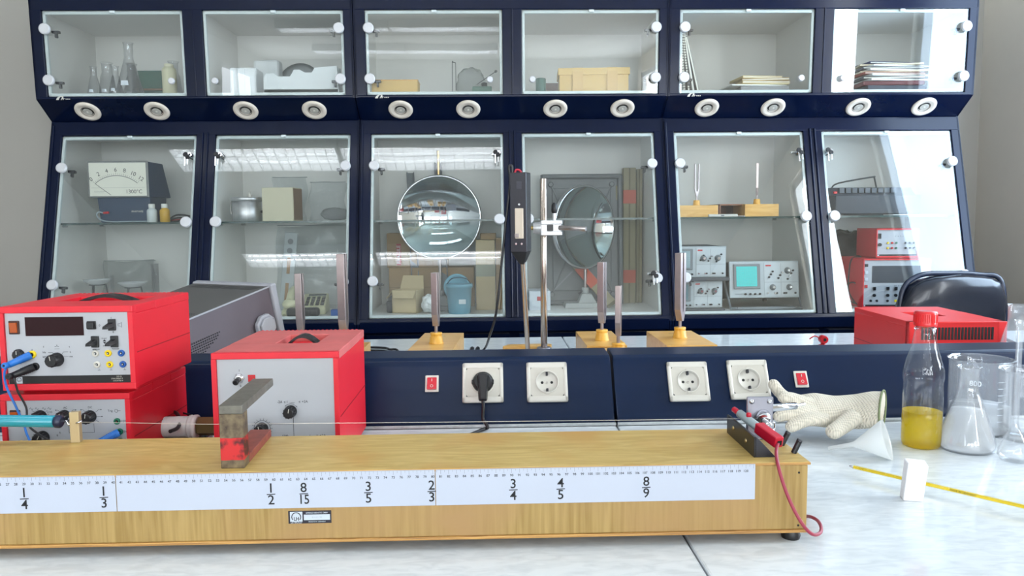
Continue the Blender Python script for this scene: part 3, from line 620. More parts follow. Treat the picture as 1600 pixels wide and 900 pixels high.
# counter front: P maps the 3.33x crop of the photograph's panel onto its face
def P(cx, cy): return (.0085+(cx-22)*.000302, .020+(536-cy-(.0*(cx-22)))*.000298)
f = pnl(cu, CW, CH); z = .0003
f.flat([(.0085, .0180), (CW-.0085, .0180), (CW-.0085, .0302), (.0085, .0302)], z, BLACK)
f.text('575 45', .178, .0276, .0028, WHITEP, z*2); f.text('ZÄHLGERÄT P', .1745, .0242, .0028, WHITEP, z*2); f.text('COUNTER P', .176, .0208, .0028, WHITEP, z*2)
f.box(.0195, .029, .0186, .029, .0001, .0006, LGR); f.arc(.0243, .0245, .0032, R(-40), R(220), .0008, .0009, BLACK, 16); f.text('LH', .0243, .0225, .0036, BLACK, .0009, bold=.02)
def lab(s, cx, cy, size=.0036, b=0): x, y = P(cx, cy); f.text(s, x, y, size, INK, z, bold=b)
for s, cx, cy in (('f', 207, 350), ('t', 338, 350), ('Hz', 209, 378), ('kHz', 212, 402), ('s', 341, 377), ('ms', 344, 401), ('0', 497, 240), ('0', 565, 276), ('I', 558, 202), ('START', 517, 309), ('STOP', 520, 348), ('MEMORY', 474, 366), ('TRIGGER', 572, 365)): lab(s, cx, cy, .0046 if len(s) < 4 else .0029, .01)
for x0, y0, x1, y1 in ((228, 378, 250, 378), (250, 378, 262, 392), (232, 402, 246, 402), (246, 402, 250, 403), (278, 378, 278, 392), (330, 377, 306, 377), (306, 377, 296, 392), (332, 401, 304, 401)): f.line(*P(x0, y0), *P(x1, y1), .0005, z, INK)
for k in (148, 275):
    for a_, b_ in (((k-12, 370 if k < 200 else 348), (k-3, 370 if k < 200 else 348)), ((k-3, 370 if k < 200 else 348), (k, 360 if k < 200 else 338)), ((k, 360 if k < 200 else 338), (k+3, 370 if k < 200 else 348)), ((k+3, 370 if k < 200 else 348), (k+10, 370 if k < 200 else 348))): f.line(*P(*a_), *P(*b_), .0005, z, INK)
f.line(*P(262, 360), *P(288, 360), .0004, z, INK)
for cx in (483, 543, 613): f.line(*P(cx-7, 476), *P(cx+7, 476), .0005, z, INK); f.line(*P(cx, 466), *P(cx, 476), .0004, z, INK)
x, y = P(600, 238); f.flat([(x-.003, y-.002), (x, y-.002), (x+.003, y-.0045), (x+.003, y+.0045), (x, y+.002), (x-.003, y+.002)], z, GREYINK); f.flat([(x-.0022, y-.0013), (x+.0002, y-.0013), (x+.0023, y-.0033), (x+.0023, y+.0033), (x+.0002, y+.0013), (x-.0022, y+.0013)], z*2, PANEL)
x, y = P(518, 325); f.flat([(x-.0026, y-.0005), (x+.0026, y-.0005), (x, y-.0036)], z, INK); f.flat([(x-.0026, y+.0005), (x+.0026, y+.0005), (x, y+.0036)], z, INK)
f.build('front_panel', cu)
x0, y0 = P(121, 291); x1, y1 = P(416, 192); d_ = MB(FR((0, .0035, 0))); d_.box(x0, x1, y0, y1, 0, .001, mat('dark_display', (38, 8, 14), .3, spec=.2), .0005); d_.build('display', cu)
amber(cu, *P(67, 245))
k = MB(FR((P(458, 238)[0], .0035, P(458, 238)[1]))); k.box(-.0068, .0068, -.0064, .0064, 0, .003, BLACK, .001).box(-.0055, .0055, -.005, .005, .003, .007, BLACK, .001); k.build('push_button', cu)
tog(cu, *P(562, 237)); tog(cu, *P(472, 325)); tog(cu, *P(570, 325))
for cx, c in ((469, 'white'), (534, 'yellow'), (601, 'blue')): jack(cu, *P(cx, 387), c); jack(cu, *P(cx+5, 446), c)
turn(cu, *P(272, 416), .0108, ln=.018, ang=100)
turn(cu, *P(80, 388), .0088, ln=.006, ang=90, name='bnc_socket'); jack(cu, *P(148, 388), 'yellow', .0062); jack(cu, *P(160, 452), 'black', .0062)
# generator front
def Q(cx, cy): return (.0085+(cx-36)*.000305, .128-.009-(cy-648)*.000300)
f = pnl(cl, CW-.004, .136)
def lab(s, cx, cy, size=.0040, b=.005): x, y = Q(cx, cy); f.text(s, x, y, size, INK, z, bold=b)
for s, cx, cy in (('AC', 331, 668), ('DC', 457, 668), ('1/10', 250, 690), ('Trig.', 560, 688), ('12V', 624, 744), ('5V', 630, 800), ('5V', 630, 856), ('2', 162, 815), ('8', 282, 815), ('6', 296, 800)): lab(s, cx, cy, .0046)
for x0, y0, x1, y1 in ((280, 680, 292, 680), (292, 680, 308, 694), (383, 680, 370, 680), (370, 680, 354, 694), (388, 717, 362, 717), (408, 680, 420, 680), (420, 680, 436, 694), (512, 680, 500, 680), (500, 680, 484, 694), (515, 717, 488, 717), (484, 736, 505, 752), (362, 740, 382, 756), (343, 765, 343, 802), (343, 802, 472, 802), (472, 802, 472, 755), (160, 680, 182, 694), (190, 680, 196, 692), (238, 680, 224, 694), (246, 700, 232, 706), (594, 688, 612, 688), (450, 680, 446, 692), (330, 680, 330, 690)): f.line(*Q(x0, y0), *Q(x1, y1), .0005, z, INK)
for cx in (282, 383, 410, 512, 515, 388): xx, yy = Q(cx, 680 if cx not in (515, 388) else 717); f.disc(xx, yy, .0009, 0, z, INK, 8)
for cx in (158, 186, 222, 250):
    pts = [Q(cx-9, 672), Q(cx-4, 664), Q(cx+4, 677), Q(cx+9, 668)]
    for a_, b_ in zip(pts, pts[1:]): f.line(*a_, *b_, .0005, z, INK)
xx, yy = Q(590, 688); f.arc(xx, yy, .0026, 0, 2*pi, .0005, z, INK, 16)
f.build('front_panel', cl)
amber(cl, *Q(76, 710)); turn(cl, *Q(202, 712), .0102, ang=45); turn(cl, *Q(325, 712), .0100, ang=80); turn(cl, *Q(455, 716), .0100, ang=80); turn(cl, *Q(208, 824), .0105, ang=60)
jack(cl, *Q(592, 744), 'green'); jack(cl, *Q(603, 800), 'green'); jack(cl, *Q(603, 852), 'green'); jack(cl, *Q(96, 856), 'yellow')
# leads with stacking plugs
def plug_lead(name, label, p0, p1, col, path, r=.0017):
    t = thing(name, label, 'cable', p0); Tt = T(*(-p0)); m = MB(Tt); m.cyl(p0, p1, .0062, col, r2=.0050, n=18, e=.001)
    for k in range(5): qq = p0+(p1-p0)*(.15+.09*k); m.cyl(qq, qq+(p1-p0)*.03, .0066, col, n=18)
    m.cyl(p1+V((0, .0, 0)), p1-V((0, .010, -.001)), .0048, col, n=16, e=.001); m.cyl(p1-V((0, .0101, -.001)), p1-V((0, .0105, -.001)), .0018, DARK, n=10)
    m.build('banana_plug', t); MB(Tt).tube(path, r, col, 8, 6).build('lead', t); return t
def W3(t, xy, off): o = t.location; return V((o.x+xy[0], o.y+.0035-off, o.z+xy[1]))
BLUE = mat('cable_blue', (36, 112, 196), .35); BLKC = mat('cable_black', (22, 22, 26), .4)
j1 = W3(cu, P(148, 388), .004); e1 = W3(cu, P(66, 430), .022)
plug_lead('test_lead', 'blue test lead plugged beside the round socket of the red counter', j1, e1, BLUE, [e1, W3(cu, P(46, 470), .022), W3(cu, P(48, 545), .020), W3(cu, P(80, 640), .018), W3(cu, P(112, 740), .016), W3(cu, P(140, 800), .022), W3(cu, P(190, 855), .030), at(80, 696, 1.165)])
j2 = W3(cu, P(160, 452), .004); e2 = W3(cu, P(82, 486), .022)
plug_lead('test_lead', 'black test lead plugged just below the blue one in the red counter', j2, e2, BLKC, [e2, W3(cu, P(98, 505), .024), W3(cu, P(108, 570), .022), W3(cu, P(135, 655), .018), W3(cu, P(175, 735), .035), W3(cu, P(250, 810), .03), W3(cu, P(320, 852), .030), at(125, 697, 1.165)], .0016)
j3 = W3(cl, Q(603, 800), .004); e3 = W3(cl, Q(522, 838), .020)
plug_lead('test_lead', 'blue test lead plugged into the green 5V socket of the lower red generator', j3, e3, BLUE, [e3, W3(cl, Q(505, 826), .020), W3(cl, Q(470, 830), .020), W3(cl, Q(425, 850), .024), at(105, 694, 1.165)], .0015)
# ---- amplifier in the middle ----
AX0 = at(331, 600, 1.2).x; AX1 = at(529, 600, 1.2).x; AW = AX1-AX0; AZ = at(430, 551, 1.2).z; AH = AZ-.80
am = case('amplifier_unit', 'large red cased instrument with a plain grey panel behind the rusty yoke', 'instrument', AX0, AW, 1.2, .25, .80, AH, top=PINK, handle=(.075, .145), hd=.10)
def A3(cx, cy): return (.0085+(cx-333)*.000302, AH-.0095-(cy-412)*.000301)
f = pnl(am, AW, AH)
def lab(s, cx, cy, size=.005, b=.005): x, y = A3(cx, cy); f.text(s, x, y, size, INK, z, bold=b)
lab('I', 445, 475, .005); lab('0', 449, 556, .005); lab('-2A ≤ I', 662, 645, .0056); lab('comol', 712, 650, .003); lab('≤ +2A', 770, 645, .0056); lab('0,04A', 672, 826, .004); lab('I', 800, 830, .006); lab('max', 818, 832, .0034); lab('= ±2A', 858, 829, .006)
x, y = A3(700, 698); f.arc(x+.001, y, .0125, R(40), R(130), .0006, z, INK); f.line(*A3(716, 720), *A3(716, 940), .0007, z, INK)
for a_ in (40, 130): f.text('>', x+.001+.0125*cos(R(a_)), y+.0125*sin(R(a_)), .005, INK, z, rot=R(a_-90 if a_ == 40 else a_+90))
x, y = A3(552, 785)
for a_ in range(-20, 200, 20): f.line(x+.0135*cos(R(a_)), y+.0135*sin(R(a_)), x+.0165*cos(R(a_)), y+.0165*sin(R(a_)), .0005, z, INK)
f.arc(x, y, .0128, R(-30), R(210), .0007, z, INK, 30); f.line(*A3(590, 765), *A3(712, 767), .0005, z, GREYINK)
x2, y2 = A3(508, 516); f.box(x2-.0058, x2+.0058, y2-.0056, y2+.0056, 0, .0012, mat('red_lens', (190, 10, 30), .15, coat=.5), .0006)
f.build('front_panel', am)
turn(am, *A3(704, 695), .0098, ln=.016, ang=80); turn(am, x, y, .0098, ln=.016, ang=100)
x, y = A3(443, 516); k = MB(FR((x, .0035, y))); k.lathe([(.0085, 0), (.0085, .0015), (.0065, .003), (.005, .003)], CHROME, None, 6); k.lathe([(.0065, .003), (.0060, .005), (.004, .005)], CHROME, None, 24); k.cyl((0, 0, .004), (-.001, -.004, .017), .0036, BLACK, r2=.0048, n=14, e=.001); k.build('toggle_switch', am)
# white pipe fitting between the red instruments
a = at(262, 667, 1.33); b = at(342, 668, 1.33); WP = mat('pipe_white', (206, 206, 204), .45, var=.12, vs=40); BRN = mat('dull_brass', (110, 96, 62), .4, .7)
t = thing('pipe_fitting', 'white plastic pipe end with a dull brass nut, lying between the red instruments', 'pipe', V((a.x, 1.33, a.z)))
Tt = T(*(-t.location)); Lx = b.x-a.x; rr = a.z-.822+.0
m = MB(Tt @ T(a.x, 1.33, a.z) @ X4.Rotation(R(90), 4, 'Y')); m.lathe([(.018, -.03), (.018, Lx*.40), (.0145, Lx*.42), (.0195, Lx*.43), (.0205, Lx*.47), (.0185, Lx*.49), (.0205, Lx*.52), (.0205, Lx*.58), (.0175, Lx*.60)], WP, None, 28); m.build('pipe_body', t)
m = MB(Tt @ T(a.x, 1.33, a.z) @ X4.Rotation(R(90), 4, 'Y')); m.lathe([(.0155, Lx*.60), (.0165, Lx*.62), (.0165, Lx*.98), (.015, Lx)], BRN, None, 6, smooth=False); m.build('brass_nut', t)
m = MB(Tt); m.box(a.x-.02, b.x-.02, 1.305, 1.355, .80, a.z-.0175, mat('clamp_steel', (190, 190, 192), .25, .9), .002); m.build('mounting_bar', t)
t = thing('loose_cable', 'black cable curling out beside the red generator', 'cable', at(272, 655, 1.42)); m = MB(T(*(-t.location)))
m.tube([at(258, 648, 1.39), at(273, 644, 1.37), at(281, 655, 1.34), at(278, 668, 1.30), at(266, 674, 1.27)], .0034, BLKC, 8, 6); m.tube([at(258, 641, 1.42), at(285, 645, 1.41), at(310, 653, 1.40), at(330, 662, 1.40)], .0018, BLKC, 6, 5); m.build('cord', t)
# ---------------- glass and small things on the right bench ----------------
def glassware(prof, p, label, name, cat, group=None, n=40, m=None, marks=None, lip=None):
    t = thing(name, label, cat, p, group=group); g = MB(); g.lathe(prof, m or GLASSW, None, n, False, False); g.build('glass_body', t); return t
def thick(out, th=.0018, base=.003):
    """closed wall: outer profile bottom to top, then back down inside"""
    inn = [(max(r-th, .0005), max(h, base)) for r, h in reversed(out)]
    return [(.0005, 0)]+out+inn+[(.0005, base)]
# bottle of oil
p = atz(1439, 696, .80); p.y = 1.30; p = V((at(1439, 690, 1.30).x, 1.30, .80)); bt = thing('oil_bottle', 'clear plastic bottle with yellow oil and a red screw cap', 'bottle', p)
PET = clear('pet_plastic', (.98, .985, .99), 1.5, .03, k=1.3, bump=.12, bs=60)
hb = at(1450, 503, 1.30).z-.80
prof = [(.024, .002), (.029, 0), (.0315, .004), (.0325, .012), (.0322, .095), (.031, .112), (.033, .122), (.0325, .135), (.0285, .150), (.021, .175), (.0165, .200), (.0145, .215), (.0142, hb-.014), (.0175, hb-.013), (.0175, hb-.010), (.0142, hb-.009), (.0142, hb)]
m = MB(); m.lathe([(.0005, .006), (.015, .003)]+prof, PET, None, 44, False, False); m.build('bottle_wall', bt)
OIL = clear('yellow_oil', (.96, .82, .05), 1.35, .02, k=.6, haze=.42, hazecol=(.86, .66, .004))
m = MB(); pf = [(.0005, .0065), (.0145, .0036), (.024, .0028), (.0285, .001), (.0308, .0045), (.0318, .0125), (.0316, .0625), (.030, .0620), (.0005, .0620)]; m.lathe(pf, OIL, None, 44, False, False); m.build('oil', bt)
CAPR = mat('cap_red', (216, 22, 30), .3, coat=.3)
m = MB(); m.lathe([(.0180, hb-.006), (.0185, hb-.002), (.0183, hb-.0015), (.0183, hb+.016), (.0172, hb+.0185), (.006, hb+.019)], CAPR, None, 36)
for i in range(36): a_ = 2*pi*i/36; m.box(.0183*cos(a_)-.0005, .0183*cos(a_)+.0005, .0183*sin(a_)-.0005, .0183*sin(a_)+.0005, hb, hb+.014, CAPR)
m.build('screw_cap', bt)
# erlenmeyer with white fog, beakers, volumetric flask
FOG = clear('white_fog', (.97, .98, 1), 1.02, .5, haze=.5, hazecol=(.95, .97, .99))
ep = V((at(1517, 690, 1.262).x, 1.275, .80)); eh = at(1527, 572, 1.275).z-.80
eo = [(.040, .0), (.0445, .003), (.0455, .010), (.0435, .022), (.0200, .093), (.0165, .104), (.0155, .112), (.0155, eh-.008), (.0165, eh-.003), (.0195, eh)]
t = glassware(thick(eo), ep, 'conical flask filled with white fog, standing right of the oil bottle', 'conical_flask', 'flask')
m = MB(); m.lathe([(.0005, .0035), (.038, .0035), (.0425, .008), (.041, .022), (.0255, .070), (.0005, .072)], FOG, None, 40, False, False); m.build('fog', t)
def beaker(px, Y, r, h, label, hz, spout=-1, mark=None):
    p = V((at(px, 600, Y).x, Y, .80)); t = thing('beaker', label, 'beaker', p)
    out = [(r*.92, 0), (r*.98, .003), (r, .010), (r, h-.006), (r*1.03, h-.002), (r*1.06, h)]; inn = [(r*1.05, h+.0005), (r*.985, h-.006), (r-.0018, h-.012), (r-.0018, .010), (r*.93, .003)]
    g = MB(); n = 56; pr = [(.0005, 0)]+out+inn+[(.0005, .003)]; vs = []; fs = []
    for rr, hh in pr:
        for i in range(n):
            a = 2*pi*i/n; k = 1
            if hh > h-.014: da = math.atan2(sin(a-pi*1.08), cos(a-pi*1.08)); k += .13*math.exp(-(da/.16)**2)*((hh-h+.014)/.014)**1.5
            vs.append((rr*cos(a)*k, rr*sin(a)*k, hh))
    for j in range(len(pr)-1):
        for i in range(n): fs.append((j*n+i, j*n+(i+1) % n, (j+1)*n+(i+1) % n, (j+1)*n+i))
    g.add(vs, fs, GLASSW, True); g.build('glass_body', t)
    if hz: m = MB(); m.lathe([(.0005, .004), (r*.9, .004), (r*.955, .01), (r*.955, hz), (.0005, hz+.002)], FOG, None, 40, False, False); m.build('fog', t)
    if mark:
        m = MB(); MKW = mat('frosted_print', (225, 232, 240), .5)
        for s, u0, v0, sz in mark:
            vs, fs = textmesh(s, .01); m.add([((r+.0006)*cos((-pi/2)+(u0+q.x*sz)/r), (r+.0006)*sin((-pi/2)+(u0+q.x*sz)/r), v0+q.y*sz) for q in vs], fs, MKW)
        for k in range(7): zz = .03+k*.012; m.add([((r+.0006)*cos(-pi/2+(x_)/r), (r+.0006)*sin(-pi/2+(x_)/r), zz+dz) for x_, dz in ((.0, 0), (.010, 0), (.010, .0008), (0, .0008))], [(0, 1, 2, 3)], MKW)
        m.build('printed_scale', t)
    return t
beaker(1531, 1.385, .052, at(1530, 560, 1.385).z-.80, 'wide 800 ml glass beaker behind the fog filled conical flask', .05, mark=[('800', -.037, .098, .013), ('ml', -.040, .086, .009)])
beaker(1608, 1.33, .046, at(1600, 578, 1.33).z-.80, 'glass beaker cut by the right edge of the photo, behind the thin necked flask', .0, mark=[])
vp = V((at(1587, 720, 1.20).x, 1.205, .80)); vh = at(1596, 500, 1.205).z-.80
vo = [(.012, 0), (.0195, .002), (.0240, .010), (.0235, .020), (.0155, .038), (.0078, .052), (.0052, .062), (.0048, .075), (.0048, vh-.012), (.0055, vh-.010), (.0085, vh-.001), (.0090, vh)]
t = glassware(thick(vo, .0012, .002), vp, 'small long necked volumetric flask at the right edge of the photo', 'volumetric_flask', 'flask')
# yellow thermometer through a white foam block
YEL = mat('yellow_strip', (236, 202, 16), .3)
p0 = atz(1327, 729, .804); p1 = atz(1640, 806, .804); dd = (p1-p0); L_ = dd.length
cF = atz(1427, 783, .80); fy = cF.y+.004; tb = (fy+.012-p0.y)/(p1.y-p0.y); pc = p0+dd*((at(1430, 756, 1).x-p0.x)/dd.x)
t = thing('thermometer', 'yellow backed glass thermometer stuck through a white foam block', 'thermometer', p0)
bb = V((atz(1427, 783, .80).x, atz(1427, 783, .80).y+.014, .80)); q0 = at(1327, 729, 1.19); z0 = .806
t0 = atz(1327, 728, .812); t1 = atz(1700, 815, .812); t.location = t0; dv = t1-t0; Ft = FR((0, 0, 0), dv, (0, -dv.z, 1)); Ll = dv.length
m = MB(Ft); m.cyl((.006, 0, 0), (Ll, 0, 0), .0034, clear('thermo_glass', (.97, .98, .9), 1.5, .02), n=16); m.build('glass_rod', t)
m = MB(Ft); m.box(.006, Ll, -.0024, .0024, -.0012, .0012, YEL, .0005); 
for k in range(int(Ll/.002)): m.box(.012+k*.002, .0123+k*.002, .0012, .0024, .0012, .0014, INK)
m.text('0 °C', .02, -.0002, .0035, INK, .0014); m.text('MADE IN GERMANY', .162, -.0002, .0038, INK, .0014); m.build('scale_strip', t)
m = MB(Ft); m.cyl((0, 0, 0), (.007, 0, 0), .0012, CHROME, r2=.0028, n=12, e=.0005); m.build('bulb_tip', t)
fb = atz(1431, 784, .80); O = V((fb.x, fb.y+.011, .80)); FOAM = mat('white_foam', (240, 241, 245), .9, bump=.5, bs=260, var=.02, vs=90)
m = MB(); m.M = X4.Rotation(R(-12), 4, 'Z'); m.hexa([(-.0145, -.011, 0), (.0120, -.011, 0), (.0135, .011, 0), (-.013, .011, 0), (-.0085, -.008, .053), (.0185, -.008, .051), (.0195, .013, .054), (-.008, .013, .056)], FOAM, .0018)
tag(m.build('foam_block', None, O), 'small upright white foam block holding the yellow thermometer', 'foam block')
# plastic funnel lying on its side
a = atz(1297, 690, .805); b = at(1388, 680, a.y-.02); mouth = at(1386, 680, 1.225); tip = at(1299, 686, 1.262); dv = (mouth-tip); L_ = dv.length
FUN = clear('milky_plastic', (.96, .97, .98), 1.45, .15, haze=.62, hazecol=(.86, .87, .86))
t = thing('funnel', 'small milky plastic funnel lying on its side in front of the glove', 'funnel', V((mouth.x, mouth.y, .80)))
rm = .0335; ctr = V((mouth.x, mouth.y, .80+rm+.0002)); tp = V((tip.x, tip.y+.01, .8065)); dv = ctr-tp; L_ = dv.length
m = MB(T(*(-t.location)) @ T(*tp) @ dv.to_track_quat('Z', 'Y').to_matrix().to_4x4())
m.lathe([(.0030, 0), (.0045, L_*.42), (.0055, L_*.46), (rm-.0012, L_*.97), (rm, L_), (rm-.0004, L_+.0004), (rm-.0018, L_*.97), (.004, L_*.46), (.0025, 0)], FUN, None, 44, False, False); m.build('cone', t)
# ---------------- knitted glove ----------------
def gauze():
    m, t, p = nm('knitted_cotton'); N, L = t.nodes, t.links; p.inputs['Roughness'].default_value = .95; p.inputs['Base Color'].default_value = lin((214, 206, 190))+(1,)
    tc = N.new('ShaderNodeTexCoord'); wv = N.new('ShaderNodeTexWave'); wv.inputs['Scale'].default_value = 75; wv.bands_direction = 'X'; wv.inputs['Distortion'].default_value = 1.5
    w2 = N.new('ShaderNodeTexWave'); w2.inputs['Scale'].default_value = 90; w2.bands_direction = 'Y'; w2.inputs['Distortion'].default_value = 1.5
    ad = N.new('ShaderNodeMath'); b = N.new('ShaderNodeBump'); b.inputs['Strength'].default_value = .6; b.inputs['Distance'].default_value = .0015
    cr = N.new('ShaderNodeMapRange'); cr.inputs[1].default_value = .2; cr.inputs[2].default_value = 1.6; cr.inputs[3].default_value = .78; cr.inputs[4].default_value = 1.05
    mx = N.new('ShaderNodeMix'); mx.data_type = 'RGBA'; mx.blend_type = 'MULTIPLY'; mx.inputs[0].default_value = 1; mx.inputs[6].default_value = lin((220, 212, 196))+(1,)
    L.new(tc.outputs['Object'], wv.inputs[0]); L.new(tc.outputs['Object'], w2.inputs[0]); L.new(wv.outputs[1], ad.inputs[0]); L.new(w2.outputs[1], ad.inputs[1]); L.new(ad.outputs[0], b.inputs['Height']); L.new(b.outputs[0], p.inputs['Normal'])
    L.new(ad.outputs[0], cr.inputs[0]); L.new(cr.outputs[0], mx.inputs[7]); L.new(mx.outputs[2], p.inputs['Base Color']); return m
GLV = gauze()
go = V((at(1300, 640, 1.37).x, 1.37, .80))
t = thing('knitted_glove', 'off-white knitted work glove lying by the rail, fingers pointing left', 'glove', go)
def G(px, py, Y): return at(px, py, Y)-go
def skinned(name, chains, parent, m):
    bm = bmesh.new(); sl = bm.verts.layers.skin.verify(); first = True
    vd = {}
    for ch in chains:
        prev = None
        for key, p, rx_, ry_ in ch:
            if key in vd: v = vd[key]
            else:
                v = bm.verts.new(p); v[sl].radius = (rx_, ry_); vd[key] = v
                if first: v[sl].use_root = True; first = False
            if prev is not None and bm.edges.get((prev, v)) is None: bm.edges.new((prev, v))
            prev = v
    me = bpy.data.meshes.new(name); bm.to_mesh(me); bm.free(); me.materials.append(m)
    o = bpy.data.objects.new(name, me); COL.objects.link(o); o.parent = parent
    s = o.modifiers.new('skin', 'SKIN'); s.use_smooth_shade = True; s.branch_smoothing = .6; u = o.modifiers.new('sub', 'SUBSURF'); u.levels = u.render_levels = 2
    return o
# palm as a flattened loft, fingers as their own chains rooted in it
def loft(mb, secs, m, n=28, cap=True):
    """secs: (centre, half extents vector a, half extents vector b)"""
    vs = []; fs = []
    for c, a, b in secs:
        for i in range(n): an = 2*pi*i/n; vs.append(V(c)+V(a)*cos(an)+V(b)*sin(an))
    K = len(secs)
    for j in range(K-1):
        for i in range(n): fs.append((j*n+i, j*n+(i+1) % n, (j+1)*n+(i+1) % n, (j+1)*n+i))
    mb.add(vs, fs, m, True)
    if cap: mb.add(vs[:n], [tuple(reversed(range(n)))], m); 
    return vs
GB = MB()
def glovepart(name, pts, parent, m=GLV, tipcap=True):
    """pts: px, py, Y, half width (m), half thickness; lies roughly in the picture-parallel plane"""
    mb = GB; secs = []; C = [G(a, b, c) for a, b, c, *_ in pts]
    # resample smooth
    import itertools
    K = len(C); S = []
    for i in range(K-1):
        p0, p1, p2, p3 = C[max(i-1, 0)], C[i], C[i+1], C[min(i+2, K-1)]
        for j in range(5):
            tt = j/5; pos = .5*((2*p1)+(p2-p0)*tt+(2*p0-5*p1+4*p2-p3)*tt*tt+(3*p1-p0-3*p2+p3)*tt**3)
            w_ = pts[i][3]*(1-tt)+pts[i+1][3]*tt; h_ = pts[i][4]*(1-tt)+pts[i+1][4]*tt; S.append((pos, w_, h_))
    S.append((C[-1], pts[-1][3], pts[-1][4])); K = len(S)
    if tipcap:
        d = (S[-1][0]-S[-2][0]).normalized(); w_, h_ = S[-1][1:]
        for f, k in ((.35, .92), (.65, .72), (.88, .42), (.97, .12)): S.append((S[K-1][0]+d*w_*f, w_*k, h_*k))
    for i, (p, w_, h_) in enumerate(S):
        d = (S[min(i+1, len(S)-1)][0]-S[max(i-1, 0)][0]).normalized(); up_ = V((0, -.55, .83)); b = d.cross(up_).normalized(); nn = b.cross(d).normalized()
        secs.append((p, b*w_, nn*h_))
    loft(mb, secs, m, 24)
glovepart('palm', [(1378, 640, 1.335, .046, .020), (1362, 640, 1.345, .044, .020), (1335, 643, 1.36, .040, .019), (1305, 643, 1.37, .036, .020), (1275, 638, 1.375, .036, .018), (1250, 638, 1.385, .032, .014)], t)
glovepart('finger_index', [(1262, 628, 1.40, .013, .012), (1236, 624, 1.415, .0115, .011), (1220, 615, 1.425, .0115, .011), (1209, 601, 1.432, .0115, .010)], t)
glovepart('finger_middle', [(1270, 634, 1.375, .013, .012), (1240, 624, 1.37, .0125, .012), (1224, 621, 1.365, .0115, .011)], t)
glovepart('finger_ring', [(1272, 644, 1.36, .013, .012), (1242, 644, 1.35, .012, .012), (1217, 651, 1.345, .011, .010)], t)
glovepart('finger_little', [(1290, 657, 1.345, .014, .012), (1262, 656, 1.335, .0125, .011), (1236, 667, 1.325, .011, .009)], t)
glovepart('thumb', [(1335, 650, 1.33, .018, .014), (1318, 664, 1.315, .015, .013), (1302, 675, 1.30, .014, .012)], t)
o = GB.build('glove_body', t)
r_ = o.modifiers.new('remesh', 'REMESH'); r_.mode = 'VOXEL'; r_.voxel_size = .0022; r_.use_smooth_shade = True
r_ = o.modifiers.new('smooth', 'SMOOTH'); r_.factor = .6; r_.iterations = 6
cf = MB()
d = (G(1378, 640, 1.335)-G(1362, 640, 1.345)).normalized(); up_ = V((0, -.55, .83)); b = d.cross(up_).normalized(); nn = b.cross(d).normalized()
c0 = G(1379, 640, 1.335); cf.tube([c0+b*.047*cos(2*pi*i/24)+nn*.021*sin(2*pi*i/24) for i in range(25)], .0018, mat('green_edging', (120, 132, 96), .9), 6, 2); cf.build('cuff_edging', t)
# ---------------- things on the far side of the bench ----------------
BZ = .80
# grey oscilloscope seen from behind, propped up on its stand
Nr = at(267, 510, 1.77); Fr = at(424, 446, 2.05); du = (Fr-Nr); SL = du.length
wv_ = V((-du.y, du.x, 0)).normalized()*.285; dn = du.cross(wv_).normalized()      # across the top, and the top's normal
if dn.z < 0: dn = -dn
wv_ = wv_ if wv_.x < 0 else -wv_
org = V((Nr.x-.05, Nr.y+.15, BZ)); t = thing('oscilloscope', 'big grey oscilloscope seen from behind, tilted up, between the two red instruments', 'oscilloscope', org)
GTOP = mat('scope_top_grey', (92, 90, 88), .5, var=.05, vs=12); GSIDE = mat('scope_side_grey', (98, 88, 94), .45); GBEZ = mat('scope_bezel', (166, 166, 172), .4)
M = T(*(-org)) @ FR(Fr, -du, dn); FRW = wv_.length          # local x back along the body, y up, z = ?
zdir = (-du).normalized().cross(dn); sgn = 1 if zdir.dot(wv_) > 0 else -1
def sb(mb, x0, x1, y0, y1, w0, w1, m, b=0): mb.box(x0, x1, y0, y1, sgn*w0, sgn*w1, m, b)
SH = .165; m = MB(M); sb(m, .008, SL, -SH, -.002, .0015, FRW-.0015, GSIDE, .003); sb(m, .008, SL+.001, -.004, 0, 0, FRW, GTOP, .001); sb(m, .006, SL, -.0025, .001, -.0012, .002, GBEZ)
for g_ in range(4):                                       # vent holes in the top near the bezel and at the rear
    for i in range(10):
        for j in range(4): x = .022+j*.007+.0; w_ = .022+g_*.062+i*.0052+j*.002; m.cyl(((x), .0002, sgn*w_), ((x), .0006, sgn*w_), .0016, BLACK, n=6)
for i in range(14):
    for j in range(5): x = SL-.085+j*.0075; w_ = .02+i*.0075; m.cyl(((x), .0002, sgn*w_), ((x), .0006, sgn*w_), .002, BLACK, n=6)
for i in range(20):
    for j in range(8):
        if j <= 7-(i-8)*.55 and i > 3: m.box(SL-.008-i*.0065, SL-.005-i*.0065, -.062-j*.0062-.0, -.059-j*.0062, sgn*-.0004+sgn*.0006, sgn*.0012, BLACK)
m.build('housing', t)
m = MB(M); sb(m, -.012, .008, -SH-.004, .004, -.006, FRW+.006, GBEZ, .004); m.build('front_bezel', t)
m = MB(M @ T(.055, -.095, 0)); pr = [(.034*cos(R(22.5+45*k)), .034*sin(R(22.5+45*k))) for k in range(8)]
m.prism(pr, -sgn*.001, -sgn*.014, GBEZ, .003); pr = [(p[0]*.78, p[1]*.78) for p in pr]; m.prism(pr, -sgn*.014, -sgn*.021, GBEZ, .002); m.cyl((-.024, .012, -sgn*.014), (-.024, .012, -sgn*.0146), .002, BLACK, n=8); m.build('handle_hub', t)
m = MB(T(*(-org))); h0 = Fr-du.normalized()*.03-dn*SH+wv_*.1; foot = V((Fr.x-.035, Fr.y-.04, BZ+.006)); foot2 = foot+wv_
m.tube([h0-wv_.normalized()*.006, foot, foot2, h0+wv_*1.02], .006, GBEZ, 8, 1); m.build('carry_handle', t)
m = MB(T(*(-org)))
